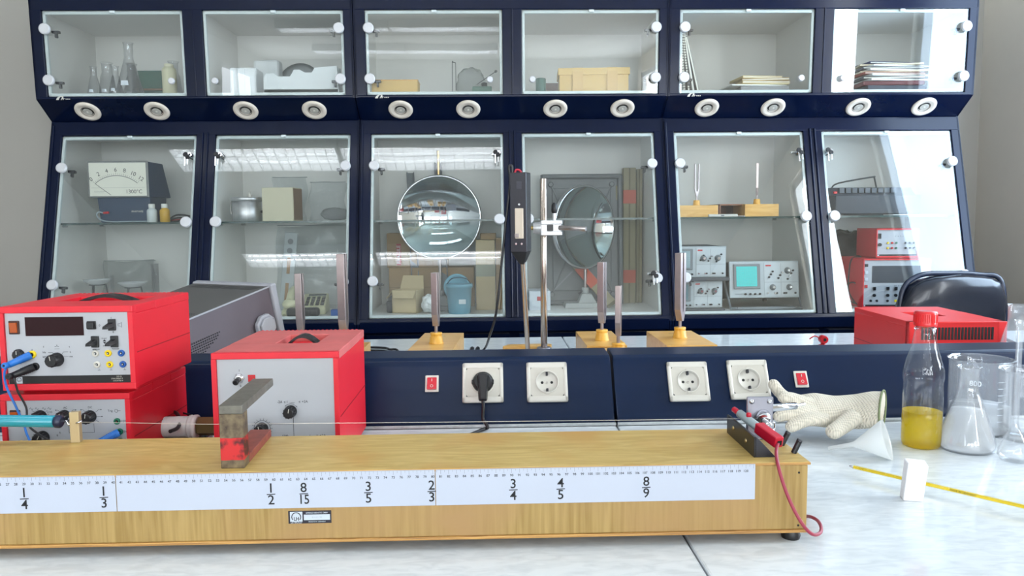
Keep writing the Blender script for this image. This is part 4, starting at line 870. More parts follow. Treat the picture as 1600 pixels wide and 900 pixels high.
for k in (.15, .85):
    c_ = Nr-dn*SH+wv_*k+du*.06; m.cyl((c_.x, c_.y, BZ), c_+V((0, 0, .004)), .012, BLACK, n=16)
m.build('rear_foot', t)
# tuning forks on their wooden boxes
def box_open(mb, x0, x1, y0, y1, h, m, th=.006):
    mb.box(x0, x1, y0, y1, h-th, h, m, .001); mb.box(x0, x1, y0, y1, 0, th, m, .001); mb.box(x0, x0+th, y0, y1, th-.001, h-th+.001, m); mb.box(x1-th, x1, y0, y1, th-.001, h-th+.001, m); mb.box(x0+th, x1-th, y1-th, y1, th-.001, h-th+.001, m)
FORK = mat('fork_steel', (182, 168, 166), .32, .9, var=.08, vs=40)
def fork(name, label, loc, rz, W, L, H, tine, wdt, thk, gap, knoby=0, group='tuning forks on wooden boxes on the bench', box_rz=0, m=FORK, mark=False, knobh=.03):
    t = thing(name, label, 'tuning fork', loc, 0, group); Rb = X4.Rotation(box_rz, 4, 'Z')
    b = MB(Rb); box_open(b, -W/2, W/2, -L/2, L/2, H, WOODB)
    if mark: b.M = Rb @ T(0, L*.3, H); b.text('256 Hz', 0, 0, .009, INK, .0003)
    b.build('resonance_box', t)
    k = MB(T(0, knoby, H)); s_ = knobh/.03; k.lathe([(.0205, 0), (.0205, .003), (.019, .004), (.017, .018*s_), (.0155, .0195*s_), (.0155, .024*s_), (.0165, .026*s_), (.016, knobh), (.006, knobh)], KNOBY, None, 26); k.build('base_knob', t)
    f = MB(T(0, knoby, H+knobh) @ X4.Rotation(rz, 4, 'Z'))
    f.cyl((0, 0, -.004), (0, 0, .022), .0045, m, n=16); y0 = .022; w_ = wdt/2; g = gap/2; k0 = .028
    pr = [(-.0045, y0-.004), (.0045, y0-.004), (g+thk, y0+k0), (g+thk, y0+k0+tine), (g, y0+k0+tine), (g, y0+k0*1.2), (g*.3, y0+k0*.75), (-g*.3, y0+k0*.75), (-g, y0+k0*1.2), (-g, y0+k0+tine), (-g-thk, y0+k0+tine), (-g-thk, y0+k0)]
    f.M = f.M @ X4(((1, 0, 0, 0), (0, 0, -1, 0), (0, 1, 0, 0), (0, 0, 0, 1)))
    bm = bmesh.new(); 
    f.prism(pr, -w_, w_, m, .0008); bm.free(); f.build('fork', t); return t
FRK = [('tuning_fork', 'tuning fork on a wooden box behind the rail, left of the black sensor cord', (-.155, 2.13, BZ), 74, .118, .33, .066, .115, .017, .009, .006, -.03, -.06, 1),
       ('tuning_fork', 'tallest left tuning fork of the pair to the right of the clamp stand', (.305, 2.155, BZ), 62, .108, .27, .066, .138, .018, .011, .006, -.04, 0, 1),
       ('tuning_fork', 'shorter tuning fork of the pair right of the clamp stand, its box behind the rail', (.312, 1.86, BZ), 70, .10, .24, .066, .092, .013, .008, .005, .02, 0, 0),
       ('tuning_fork', 'thickest tuning fork, on the wooden box nearest the cabinet oscilloscopes', (.530, 2.14, BZ), 48, .135, .27, .066, .160, .019, .012, .007, 0, 0, 1),
       ('tuning_fork', 'shorter tuning fork rising behind the amplifier, in front of the telephone', (-.512, 2.05, BZ), 80, .08, .24, .066, .120, .018, .008, .005, 0, 0, 0),
       ('tuning_fork', 'taller tuning fork rising behind the amplifier, right of the telephone', (-.392, 2.02, BZ), 80, .10, .24, .066, .172, .021, .010, .006, 0, 0, 0)]
for (nme, lb_, loc, ang, W_, L_, H_, ti, wd_, th_, gp, ky, brz, mk) in FRK:
    if nme: fork(nme, lb_, loc, R(ang), W_, L_, H_, ti, wd_, th_, gp, ky, box_rz=brz, mark=bool(mk))
# clamp stand with boss head, and the probe it holds
sx = at(850, 500, 2.25).x; so = V((sx, 2.25, BZ)); t = thing('clamp_stand', 'steel rod clamp stand with boss head in front of the tilted mirror', 'clamp stand', so)
zt_ = at(850, 279, 2.25).z-BZ
m = MB(); m.box(-.03, .03, -.11, .11, .0, .010, GM, .003); m.box(-.11, .11, -.03, .03, 0.0, .010, GM, .003); m.disc(0, 0, .022, .009, .026, GM, 20, .002); m.build('base', t)
RODM = mat('rod_steel', (196, 182, 170), .22, 1); m = MB(); m.cyl((0, 0, .02), (0, 0, zt_), .0098, RODM, n=22, e=.001); m.build('rod', t)
bz = at(860, 356, 2.22).z-BZ
m = MB(T(.018, -.02, bz)); m.box(-.028, .032, -.012, .020, -.022, .022, ALU, .003); m.box(-.028, .034, -.016, -.011, .010, .022, ALU, .002); m.box(-.028, .034, -.016, -.011, -.022, -.010, ALU, .002)
m.box(-.01, .008, -.0165, -.013, -.009, .009, BLACK, .001); m.cyl((-.05, -.004, 0), (-.028, -.004, 0), .018, ALU, r2=.021, n=6); m.build('boss_head', t)
m = MB(T(.018, -.02, bz)); m.cyl((-.075, -.004, 0), (-.045, -.004, 0), .006, mat('brass_screw', (176, 150, 96), .3, 1), n=12); m.hexa([(-.10, -.010, -.022), (-.070, -.010, -.006), (-.070, .004, -.006), (-.10, .004, -.022), (-.098, -.010, .006), (-.062, -.010, .018), (-.062, .004, .018), (-.098, .004, .006)], BLACK, .002); m.build('clamp_screw', t)
m = MB(T(.018, -.02, bz)); m.cyl((.012, 0, .022), (.012, 0, .042), .005, ALU, n=12); m.lathe([(.007, .042), (.0095, .05), (.008, .066), (.004, .072)], BLACK, T(.012, 0, 0), 16); m.build('top_screw', t)
m = MB(T(.018, -.02, bz)); m.cyl((.025, -.012, 0), (.098, -.05, -.004), .0072, STEEL, n=18, e=.001); m.build('cross_rod', t)
# black hand probe
a = at(809, 270, 2.10); b = at(816, 393, 2.10); e_ = at(825, 541, 2.22); e_ = atz(825, 545, .812); e_.y = 2.2; e_.x = at(825, 545, 2.2).x
po = V((e_.x, e_.y, BZ)); t = thing('hand_sensor', 'black hand sensor with a long steel probe rod, upright left of the clamp stand', 'sensor', po); Tt = T(*(-po))
ax = (a-b).normalized(); M = Tt @ FR(b, V((1, -.35, 0)), ax); L_ = (a-b).length
m = MB(M); m.box(-.026, .020, 0.0, L_, -.022, .022, BLACK, .002); m.hexa([(-.006, -.035, -.006), (.006, -.035, -.006), (.006, -.035, .006), (-.006, -.035, .006), (-.026, .002, -.022), (.020, .002, -.022), (.020, .002, .022), (-.026, .002, .022)], BLACK, .001)
m.box(-.0255, .0195, 0, L_-.002, .0205, .0226, mat('charcoal', (44, 44, 52), .4), .001)
for x, y in ((.006, .022), (-.010, .022), (.0, .128)): m.disc(x, y, .003, .022, .0235, CHROME, 10)
m.box(-.007, .007, L_-.045, L_-.025, .022, .0236, mat('charcoal2', (60, 60, 70), .4), .001); m.build('grip', t)
m = MB(M); m.box(-.012, .012, .036, .118, .022, .0265, mat('beige_slide', (214, 200, 182), .4), .002); m.box(-.012, .0, .04, .05, .026, .030, STEEL, .001); m.build('slide_plate', t)
m = MB(Tt); tip = b-ax*.032; m.cyl(tip+ax*.004, e_, .0072, RODM, n=16, r2=.0068); m.build('probe_rod', t)
m = MB(Tt); tp_ = a; m.tube([tp_+V((-.015, 0, -.004)), tp_+V((-.016, 0, .018)), tp_+V((-.024, 0, .014)), at(797, 285, 2.1), at(790, 350, 2.1), at(783, 420, 2.1), at(775, 490, 2.1), at(765, 525, 2.15), atz(757, 545, .805), atz(740, 556, .805)], .0035, BLKC, 8, 5); m.build('cord', t)
m = MB(Tt); m.tube([tp_+V((-.008, 0, 0)), tp_+V((-.004, 0, .008)), tp_+V((.006, 0, .006)), tp_+V((.010, 0, -.002))], .003, mat('red_wire', (190, 40, 60), .4), 7, 4); m.build('wire_loop', t)
# little wooden pieces, plugs and leads behind the rail
p = atz(825, 542, .80); t = thing('wooden_tray', 'small yellow wooden piece lying at the foot of the clamp stand', 'wooden piece', V((p.x-.005, 2.325, BZ))); m = MB(); m.prism([(-.078, -.02), (-.06, .012), (.05, .02), (.075, .012), (.07, -.02)], 0, .022, WOODB, .003); m.build('board', t)
for k, (px, lb) in enumerate(((733, 'left one of two small black plugs lying behind the rail'), (742, 'right one of two small black plugs lying behind the rail'))):
    p = at(px, 545, 2.2); m = MB(); m.cyl((0, 0, .008), (.008, .045, .026), .0075, BLACK, r2=.006, n=14, e=.002); m.cyl((0, -.03, .006), (0, 0, .008), .004, BLACK, n=10); tag(m.build('jack_plug', None, V((p.x, 2.21, BZ))), lb, 'plug', 'two small plugs')
for k, (p0, p1, lb) in enumerate((((592, 543), (622, 552), 'upper of the two black leads by the right edge of the amplifier'), ((592, 548), (622, 560), 'lower of the two black leads by the right edge of the amplifier'))):
    a = atz(p0[0], p0[1], .804); b = atz(p1[0], p1[1], .804); b.y = max(b.y, 1.75); c_ = (a+b)/2+V((0, .02, .0)); m = MB(T(-a.x, -a.y, -.80)); m.tube([a+V((-.2, .03, 0)), a, c_, b, V((b.x+.04, 1.66, .804))], .0035, BLKC, 8, 5); tag(m.build('black_lead', None, V((a.x, a.y, .80))), lb, 'cable', 'black leads behind the rail')
p = at(1286, 539, 2.35); t = thing('binding_post', 'small red binding post standing behind the rail, left of the far red case', 'terminal', V((p.x, 2.35, BZ)))
m = MB(); m.lathe([(.014, 0), (.014, .004), (.007, .006), (.007, .016)], JC['red'], None, 18); m.cyl((0, .012, .022), (0, -.012, .022), .0125, JC['red'], n=20, e=.002); m.cyl((0, -.0125, .022), (0, -.013, .022), .005, DARK, n=12); m.tube([(.0, .01, .02), (-.02, .015, .03), (-.035, .02, .02)], .002, JC['red'], 6, 4); m.build('post_body', t)
# red power supply at the right, seen from behind at an angle
zc_ = .80+.142; c0 = atz(1421, 503, zc_); cL = atz(1341, 477, zc_); cR = atz(1552, 497, zc_)
u_ = (cR-c0); Wd = u_.length; rz = R(-3); Wd = .238; Dp = .325
REDS = mat('red_case_right', (216, 34, 36), .42, var=.04, vs=6)
t = thing('power_supply', 'red power supply with rear vents on the bench in front of the black chair', 'power supply', V((c0.x, c0.y, BZ)), rz)
m = MB(); H = .142; m.box(0, Wd, .004, Dp, .004, H-.012, REDS, .004); m.box(.0, .022, -.001, .02, .0, H, REDS, .002); m.box(Wd-.022, Wd, -.001, .02, 0, H, REDS, .002); m.box(0, Wd, 0, Dp*.34, H-.014, H, REDS, .002); m.box(0, Wd, Dp*.62, Dp, H-.014, H, REDS, .002)
m.box(0, Wd*.3, Dp*.33, Dp*.63, H-.014, H, REDS); m.box(Wd*.62, Wd, Dp*.33, Dp*.63, H-.014, H, REDS); m.box(.02, Wd-.02, 0, .008, H*.52, H-.002, REDS, .001)
m.box(-.0008, .001, .01, Dp-.004, H*.38, H*.38+.0016, REDD); m.build('case', t)
m = MB()
for i in range(22): m.box(.030+i*(Wd-.06)/22, .0355+i*(Wd-.06)/22, -.0012, .001, H-.045, H-.014, DARK)
m.build('vent_slots', t)
m = MB(); m.box(.022, Wd-.022, .001, .006, .010, H*.50, BLACK, .001); m.box(.022, Wd-.022, -.0005, .004, H*.40, H*.52, REDD, .001); m.build('rear_recess', t)
m = MB()
for x0, x1 in ((.055, .085), (Wd-.115, Wd-.078), (Wd-.075, Wd-.035)):
    m.box(x0, x1, -.0025, -.0005, H*.42, H*.56, LGR, .0005)
    for k in range(3): m.box(x0+.002, x1-.002, -.0028, -.0024, H*.44+k*.006, H*.44+k*.006+.0008, GREYINK)
m.build('rating_label', t)
m = MB(); m.box(Wd*.3, Wd*.62, Dp*.36, Dp*.60, H-.014, H-.012, DARK); m.build('handle_recess', t)
m = MB(); m.tube([(Wd-.02, .06, .10), (Wd+.035, .03, .085), (Wd+.06, .0, .045), (Wd+.055, -.05, .006), (Wd+.02, -.12, .005)], .0042, BLKC, 8, 6); m.build('power_cord', t)
# flask at the far right edge
p = V((at(1588, 540, 1.80).x, 1.80, BZ)); fh = at(1588, 476, 1.80).z-BZ
fo = [(.048, 0), (.056, .004), (.057, .014), (.050, .034), (.024, fh-.055), (.0205, fh-.045), (.0205, fh-.006), (.0235, fh)]
t = glassware(thick(fo), p, 'conical flask on the bench behind the rail, cut by the right edge of the photo', 'conical_flask', 'flask')
m = MB(); m.lathe([(.0005, .0035), (.050, .0035), (.053, .012), (.046, .034), (.034, .062), (.0005, .064)], FOG, None, 36, False, False); m.build('fog', t)
# black vinyl chair between bench and cabinets
VIN = mat('black_vinyl', (22, 26, 38), .26, coat=.25, bump=.5, bs=22)
cpos = V((at(1490, 470, 2.84).x, 2.84, 0)); t = thing('office_chair', 'black vinyl chair with a padded back, behind the far red case', 'chair', cpos)
zb, ztp = at(1490, 540, 2.84).z, at(1490, 430, 2.84).z
m = MB(); prm = []
bm = bmesh.new(); bmesh.ops.create_cube(bm, size=1); bmesh.ops.subdivide_edges(bm, edges=bm.edges[:], cuts=6, use_grid_fill=True)
for q in bm.verts:
    x, y, z_ = q.co*2; z = z_
    wtop = .80 if z > .4 else 1; n3 = NZ.noise(V((x*3, y*3, z*3)))*.006
    ex = (abs(x)**6+abs(y)**6+abs(z)**6)**(1/6.0); x /= max(ex, .001)/1.0; y /= max(ex, .001); z /= max(ex, .001)
    topdrop = .035*max(0, -x)**2+.012*max(0, x)**2
    q.co = V((x*.198*(1-.06*(z > .5)), y*.05+.02*x*x+n3, (ztp+zb)/2+z*(ztp-zb)/2-topdrop*(z > 0)+n3))
m.bm(bm, VIN, True); m.build('backrest', t)
m = MB(); m.tube([(-.20, .0, zb+.02), (-.19, .02, ztp-.07), (-.12, .035, ztp-.004), (0, .04, ztp+.004), (.12, .035, ztp-.002), (.195, .02, ztp-.03), (.203, 0, zb+.04)], .010, mat('vinyl_piping', (34, 40, 58), .25), 8, 6); m.build('piping', t)
m = MB(); m.box(-.03, .03, .03, .06, .42, ztp-.1, BLACK, .004); m.cyl((0, 0-.0, .06), (0, 0, .42), .028, DSTEEL, n=16); m.build('column', t)
m = MB(); m.box(-.21, .21, -.17, .12, .42, .49, VIN, .03); m.build('seat', t)
for k in range(5):
    a_ = 2*pi*k/5+.3; m = MB(); m.cyl((0, 0, .07), (.20*cos(a_), .17*sin(a_), .055), .016, BLACK, n=10); m.ball((.20*cos(a_), .17*sin(a_), .027), .026, BLACK, n=12, k=8); m.build('leg', t)
# ---------------- things inside the cabinets ----------------
SZ, FZ, UZ = 1.208, .822, 1.70
def hU(py, Y): return at(800, py, Y).z-UZ       # height above the upper cabinet floor
def flaskU(px, Y, r, h, label, neck=.012, m=None, z=UZ, name='conical_flask', group='glass flasks in the upper left cabinet'):
    p = V((at(px, 130, Y).x, Y, z)); pr = [(r*.9, 0), (r, .004), (r*.98, .014), (neck*1.3, h*.66), (neck, h*.74), (neck, h*.95), (neck*1.25, h)]
    t = glassware(thick(pr, .0015), p, label, name, 'flask', group, 28)
    g = MB(); g.add([((r*.72+.001)*cos(-pi/2+q), (r*.72+.001)*sin(-pi/2+q)-.004, zz) for q, zz in ((-.35, h*.25), (.35, h*.25), (.3, h*.33), (-.3, h*.33))], [(0, 1, 2, 3)], mat('frosted_print', (225, 232, 240), .5)); g.build('printed_patch', t)
flaskU(147, 3.24, .032, .142, 'leftmost small conical flask in the upper left cabinet')
flaskU(168, 3.28, .038, .165, 'second small flask from the left in the upper left cabinet', .020)
flaskU(181, 3.20, .032, .135, 'third small flask, just left of the tall conical flask')
flaskU(203, 3.24, .062, .236, 'tallest conical flask in the upper left cabinet', .017)
flaskU(272, 3.36, .040, .185, 'tall flask behind the cream plastic bottle', .019)
flaskU(207, 3.38, .044, .180, 'flask standing behind the tallest conical flask', .018)
p = at(265, 130, 3.24); m = MB(); m.lathe([(.026, 0), (.028, .003), (.028, .120), (.026, .132), (.020, .137)], mat('cream_bottle', (214, 210, 176), .5), None, 28, True, False); m.lathe([(.0175, .136), (.0185, .137), (.0185, .148), (.017, .150), (.0005, .150)], mat('cream_cap', (222, 218, 190), .5), None, 24, False, False); tag(m.build('plastic_bottle', None, V((p.x, 3.24, UZ))), 'cream plastic bottle at the right of the upper left cabinet', 'bottle')
p = at(232, 130, 3.44); t = thing('green_box', 'dark green box at the back of the upper left cabinet', 'box', V((p.x+.01, 3.44, UZ)))
m = MB(); m.box(-.075, .085, -.03, .03, .082, .158, mat('green_card', (30, 92, 74), .6), .002); m.box(-.075, .085, -.034, .03, .074, .082, mat('brown_edge', (120, 90, 62), .6), .001); m.box(-.07, .08, -.028, .03, 0, .074, mat('green_dark', (24, 70, 58), .6), .001); m.build('box_body', t)
# styrofoam
STY = mat('styrofoam', (230, 234, 236), .8, bump=.3, bs=200)
p = at(388, 130, 3.22); m = MB(); m.box(-.062, .045, -.04, .06, 0, .125, STY, .008); m.box(-.03, .0, -.046, -.038, 0, .122, STY, .004); tag(m.build('styrofoam_block', None, V((p.x, 3.22, UZ))), 'rounded white styrofoam block at the left of the second upper cabinet', 'packing foam')
p0 = at(414, 143, 3.17); FX = lambda px: at(px, 130, 3.17).x-p0.x; FZz = lambda py: at(470, py, 3.17).z-UZ
pr = [(0, 0), (0, FZz(125)), (FX(417), FZz(116)), (FX(430), FZz(115)), (FX(436), FZz(122)), (FX(456), FZz(122)), (FX(461), FZz(110)), (FX(471), FZz(110)), (FX(478), FZz(116)), (FX(490), FZz(116)), (FX(493), FZz(107)), (FX(529), FZz(104)), (FX(531), .0), (FX(500), .0), (FX(490), .012), (FX(430), .004)]
m = MB(X4(((1, 0, 0, 0), (0, 0, -1, 0), (0, 1, 0, 0), (0, 0, 0, 1)))); m.prism(pr, -.055, -.030, STY, .003); m.prism(pr, .0, .02, STY, .003); m.prism([(0, 0), (FX(531), 0), (FX(531), .035), (0, .035)], -.055, .02, STY, .003); tag(m.build('styrofoam_tray', None, V((p0.x, 3.17, UZ))), 'stepped white styrofoam packing tray at the right of the second upper cabinet', 'packing foam')
p = at(470, 130, 3.40); t = thing('grey_dish', 'round grey dish leaning behind the styrofoam tray', 'dish', V((p.x, 3.40, UZ))); m = MB(T(0, 0, .092) @ X4.Rotation(R(78), 4, 'X')); m.lathe([(.0005, .0), (.05, .004), (.066, .014), (.092, .016), (.052, .001), (.0005, -.003)], GREYP, None, 32, False, False); m.build('dish_body', t)
p = at(420, 130, 3.36); m = MB(X4.Rotation(R(-8), 4, 'Z')); m.box(-.055, .055, -.03, .03, 0, .186, STY, .012); tag(m.build('styrofoam_block', None, V((p.x, 3.36, UZ))), 'taller white styrofoam piece behind the stepped tray', 'packing foam')
# third upper
p = at(619, 138, 3.2); m = MB(); m.box(-.092, .092, -.05, .05, .002, .066, YCARD, .001); m.box(-.092, .094, -.052, .05, .064, .068, WOODB, .001); m.box(-.092, .094, -.052, .05, 0, .004, WOODB, .001); tag(m.build('flat_box', None, V((p.x, 3.2, UZ))), 'flat yellow wooden box in the third upper cabinet', 'box')
def bag(name, label, p, sx, sy, sz, seed, cat='plastic bag', m=BAG, group=None, sq=2.6):
    bm = bmesh.new(); bmesh.ops.create_icosphere(bm, subdivisions=5, radius=1); mn = 9
    for q in bm.verts:
        d = q.co.normalized(); e = (abs(d.x)**sq+abs(d.y)**sq+abs(d.z)**sq)**(-1/sq); n1 = NZ.noise(d*2.2+V((seed, 0, 0))); n2 = abs(NZ.noise(d*6+V((0, seed, 0)))); n3 = abs(NZ.noise(d*14+V((0, 0, seed))))
        k = e*(1+.16*n1-.12*n2-.05*n3); q.co = V((d.x*sx*k, d.y*sy*k, d.z*sz*k)); mn = min(mn, q.co.z)
    for q in bm.verts: q.co.z -= mn
    b = MB(); b.bm(bm, m, True); return tag(b.build(name, None, p), label, cat, group)
DBAG = clear('dusty_bag', (.86, .88, .88), 1.4, .15, haze=.28, hazecol=(.62, .63, .62), bump=.9, bs=30)
bag('plastic_bag', 'crumpled grey bag among the tools in the third upper cabinet', V((at(735, 135, 3.3).x, 3.3, UZ)), .060, .035, .068, 3.1, m=DBAG)
p = at(708, 143, 3.26); t = thing('wire_hook', 'thin bent wire hook standing in the third upper cabinet', 'hook', V((p.x, 3.26, UZ))); m = MB(); m.tube([(-.002, 0, .003), (-.002, 0, .15), (.002, 0, .157), (.010, 0, .155), (.012, 0, .145), (.012, 0, .04)], .0016, DSTEEL, 6, 4); m.disc(0, 0, .02, 0, .004, DSTEEL, 16); m.build('wire', t)
p = at(757, 140, 3.22); t = thing('small_stand', 'little dark tool with a long needle, right of the wire hook', 'tool', V((p.x, 3.22, UZ))); m = MB(); m.disc(.0, 0, .012, 0, .066, DARK, 16, .002); m.cyl((-.03, 0, .06), (.048, .0, .112), .0016, DSTEEL, n=8); m.ball((.048, 0, .112), .006, BLACK, n=10, k=6); m.box(-.05, .03, -.015, .02, 0, .050, mat('green_small', (72, 112, 96), .5), .003); m.build('tool_body', t)
# fourth upper
p = at(845, 135, 3.22); m = MB(); m.lathe([(.0175, 0), (.0205, .002), (.021, .080), (.019, .082), (.018, .004), (.0005, .004)], mat('green_cup', (44, 92, 80), .45), None, 24, True, False); tag(m.build('green_cup', None, V((p.x, 3.22, UZ))), 'small dark green cup in the fourth upper cabinet', 'cup')
p = at(862, 141, 3.34); m = MB(); m.box(-.02, .34, -.03, .03, 0, .090, mat('brown_wood', (104, 66, 52), .5), .002); tag(m.build('wooden_strip', None, V((p.x-.01, 3.40, UZ))), 'low brown wooden strip behind the cardboard box and the green cup', 'wooden strip')
p = at(925, 140, 3.24); t = thing('cardboard_box', 'yellow cardboard box with a taped lid in the fourth upper cabinet', 'box', V((p.x, 3.24, UZ)))
m = MB(X4.Rotation(R(-3), 4, 'Z')); m.box(-.138, .142, -.075, .075, 0, .104, YCARD, .002); m.build('box_body', t); m = MB(X4.Rotation(R(-3), 4, 'Z')); m.box(-.143, .147, -.08, .08, .086, .114, YCARD, .002); m.build('lid', t)
for k, x in enumerate((-.085, .055)): m = MB(X4.Rotation(R(-3), 4, 'Z')); m.box(x, x+.042, -.0812, -.0795, .004, .100, mat('old_tape', (206, 166, 98), .35), .0002); m.box(x, x+.042, -.08, .08, .114, .1148, mat('old_tape', (0, 0, 0)), .0002); m.build('tape', t)
# fifth upper: spiral binders leaning, papers
for k, (px, dxx, h, c, lab_) in enumerate(((1068, 0, .275, (215, 215, 212), 'white ring bound book leaning, leftmost in the fifth upper cabinet'), (1076, .0, .27, (60, 62, 70), 'dark ring bound book leaning, second in the fifth upper cabinet'), (1083, 0, .265, (150, 152, 156), 'grey booklet leaning, third in the fifth upper cabinet'), (1089, 0, .258, (48, 50, 58), 'dark booklet leaning, rightmost in the fifth upper cabinet'))):
    x0 = MX[2]+.070+k*.020; t = thing('ring_binder', lab_, 'binder', V((x0, 3.16, UZ)), group='leaning ring binders')
    an = R(-3.5-k*3.2); m = MB(T(.012+.0, 0, .0) @ X4.Rotation(an, 4, 'Y')); h2 = h*(1-.02*k)
    m.box(-.006, .004, 0, .2, .001, h2, mat('binder%d' % k, c, .5), .001); m.box(-.004, .002, -.001, .199, .003, h2-.003, PAPER); m.build('cover', t)
    if k < 2:
        m = MB(T(.012, 0, 0) @ X4.Rotation(an, 4, 'Y'))
        for q in range(int(h2/.0105)-1): m.lathe([(.0055, -.0012), (.0065, 0), (.0055, .0012)], BLACK, T(-.001, -.004, .01+q*.0105), 10, False, False)
        m.build('ring_binding', t)
def pile(items, px, Y, z, group):
    zc = z
    for k, (nme, lb, w_, d_, h, dx, rz, c) in enumerate(items):
        o = V((at(px, 130, Y).x+dx, Y, zc)); m = MB(); cm = mat('p%d_%d_%d' % c, c, .6)
        if h > .015: m.box(-w_/2, w_/2, -d_/2, d_/2, 0, h, cm, .003)
        elif h > .006: m.box(-w_/2, w_/2, -d_/2, d_/2, 0, .0022, cm, .0004).box(-w_/2, w_/2, -d_/2, d_/2, h-.0022, h, cm, .0004).box(-w_/2+.002, w_/2-.001, -d_/2+.003, d_/2-.002, .0022, h-.0022, PAPER); m.box(-w_/2, -w_/2+.002, -d_/2, d_/2, 0, h, cm)
        else: m.box(-w_/2, w_/2, -d_/2, d_/2, 0, h, cm, .0006)
        tag(m.build(nme, None, o, R(rz)), lb, 'papers' if nme == 'paper_sheet' else 'booklet', group); zc += h+.0004
B_ = 'booklet'
pile([(B_, 'thick grey folder at the bottom of the heap in the fifth upper cabinet', .20, .16, .040, .0, 0, (150, 150, 150)), ('paper_sheet', 'white papers fanned out low in the heap in the fifth upper cabinet', .235, .16, .005, -.03, 5, (226, 226, 220)), ('paper_sheet', 'yellowish sheets above the white ones in the fifth upper cabinet', .21, .15, .005, .0, -4, (222, 206, 160)), (B_, 'yellowed booklet in the middle of the heap in the fifth upper cabinet', .20, .15, .011, .005, 2, (206, 178, 130)), (B_, 'tan booklet just under the topmost one in the fifth upper cabinet', .19, .15, .010, .012, -6, (190, 160, 112)), (B_, 'pale yellow booklet on top of the heap in the fifth upper cabinet', .170, .14, .009, -.012, 5, (224, 200, 146))], 1185, 3.25, UZ, 'papers in the fifth upper cabinet')
NVB, WHB, REB, BGB = (40, 46, 62), (226, 226, 222), (150, 70, 56), (204, 186, 160)
pile([(B_, 'thick dark folder at the bottom of the magazine pile, sixth upper cabinet', .25, .2, .040, .0, 2, NVB), (B_, 'dark red folder lying on the bottom folder of the pile', .25, .2, .018, -.006, -3, (96, 34, 40)), (B_, 'lowest white magazine of the pile, sixth upper cabinet', .27, .2, .008, .012, 6, WHB), (B_, 'lower dark magazine between two white ones in the pile', .25, .2, .010, -.004, -4, (60, 62, 72)), (B_, 'wide white magazine sticking out at the right of the pile', .285, .2, .007, .016, 8, WHB), (B_, 'red edged magazine in the middle of the pile', .26, .2, .008, -.012, 3, REB), (B_, 'wide beige magazine in the middle of the pile', .28, .2, .006, .004, -6, BGB), (B_, 'white magazine above the wide beige one', .27, .2, .007, .010, 5, (236, 234, 230)), (B_, 'dark grey magazine fourth from the top of the pile', .25, .2, .008, -.010, -2, (84, 86, 96)), (B_, 'white magazine third from the top of the pile', .265, .2, .006, .008, 9, (214, 214, 212)), (B_, 'beige magazine, second from the top of the pile', .25, .19, .007, -.006, -8, (214, 196, 168)), (B_, 'dark blue booklet on top of the pile in the sixth upper cabinet', .20, .17, .008, -.022, 7, (30, 44, 92))], 1382, 3.27, UZ, 'magazines in the sixth upper cabinet')
# ---- lower first: demonstration meter ----
mo = V((at(193, 347, 3.25).x, 3.30, SZ)); t = thing('dial_meter', 'blue demonstration meter with a large white 1300 degree dial', 'meter', mo)
MBLUE = mat('meter_blue', (26, 54, 84), .45); X_ = lambda px: at(px, 300, 3.24).x-mo.x; Z_ = lambda py: at(190, py, 3.24).z-SZ
m = MB(); zt0, zb0 = Z_(252), Z_(307); zbase = Z_(312)
m.hexa([(X_(153), -.05, 0), (X_(232), -.05, 0), (X_(236), .07, 0), (X_(153), .07, 0), (X_(150), -.055, zbase+.01), (X_(233), -.055, zbase+.01), (X_(238), .08, zbase+.01), (X_(150), .08, zbase+.01)], MBLUE, .004)
m.hexa([(X_(141), -.062, zb0-.004), (X_(233), -.062, zb0-.004), (X_(246), .075, zb0-.004), (X_(145), .075, zb0-.004), (X_(138), -.060, zt0), (X_(230), -.060, zt0), (X_(238), .055, zt0-.004), (X_(145), .055, zt0-.004)], MBLUE, .003); m.build('housing', t)
Fm = FR((X_(141), -.0635, zb0+.0), (X_(233)-X_(141), 0, 0), (-.004, .002, 1)); W_ = X_(233)-X_(141); H_ = zt0-zb0
m = MB(Fm); m.box(-.004, W_+.003, -.004, H_+.001, 0, .004, mat('clear_frame', (120, 122, 122), .2), .002); m.box(.0025, W_-.006, .002, H_-.006, .0035, .0048, mat('dial_face', (232, 230, 216), .4), .0006)
cx, cy, rr = W_*.47, -.012, .098; z = .0052; sc = W_/.245
cx, cy, rr = W_*.47, H_*.66-.145*sc, .145*sc*.93
m.arc(cx, cy, rr, R(50), R(131), .0024, z, mat('scale_arc', (96, 96, 98), .5), 40)
for k in range(25):
    a_ = R(131-81*k/24); l_ = .010*sc if k % 4 == 0 else .006*sc
    m.line(cx+(rr+.003)*cos(a_), cy+(rr+.003)*sin(a_), cx+(rr+.003+l_)*cos(a_), cy+(rr+.003+l_)*sin(a_), .0008, z, INK)
for k, s in enumerate(('0', '2', '4', '6', '8', '10', '12')):
    a_ = R(131-81*k/6); m.text(s, cx+(rr+.024*sc)*cos(a_), cy+(rr+.024*sc)*sin(a_), .024*sc, INK, z, rot=(a_-pi/2)*.8)
m.text('1300°C', W_*.76, .019*sc, .0225*sc, INK, z); m.line(.01, .036*sc, W_-.012, .036*sc, .0005, z, GREYINK); m.line(.02, .022*sc, .07, .021*sc, .0008, z, GREYINK); m.line(.02, .017*sc, .06, .016*sc, .0006, z, GREYINK)
a_ = R(131); m.line(cx+rr*cos(a_), cy+rr*sin(a_), cx-.025*sc, .006, .0016, z+.0004, INK); m.build('dial', t)
m = MB(FR((X_(150), -.0575, 0), (1, 0, 0), (0, -.03, 1))); m.text('PHYWE', .168*sc, .045, .011, WHITEP, .0012, bold=.02, sx=1.3); m.build('lettering', t)
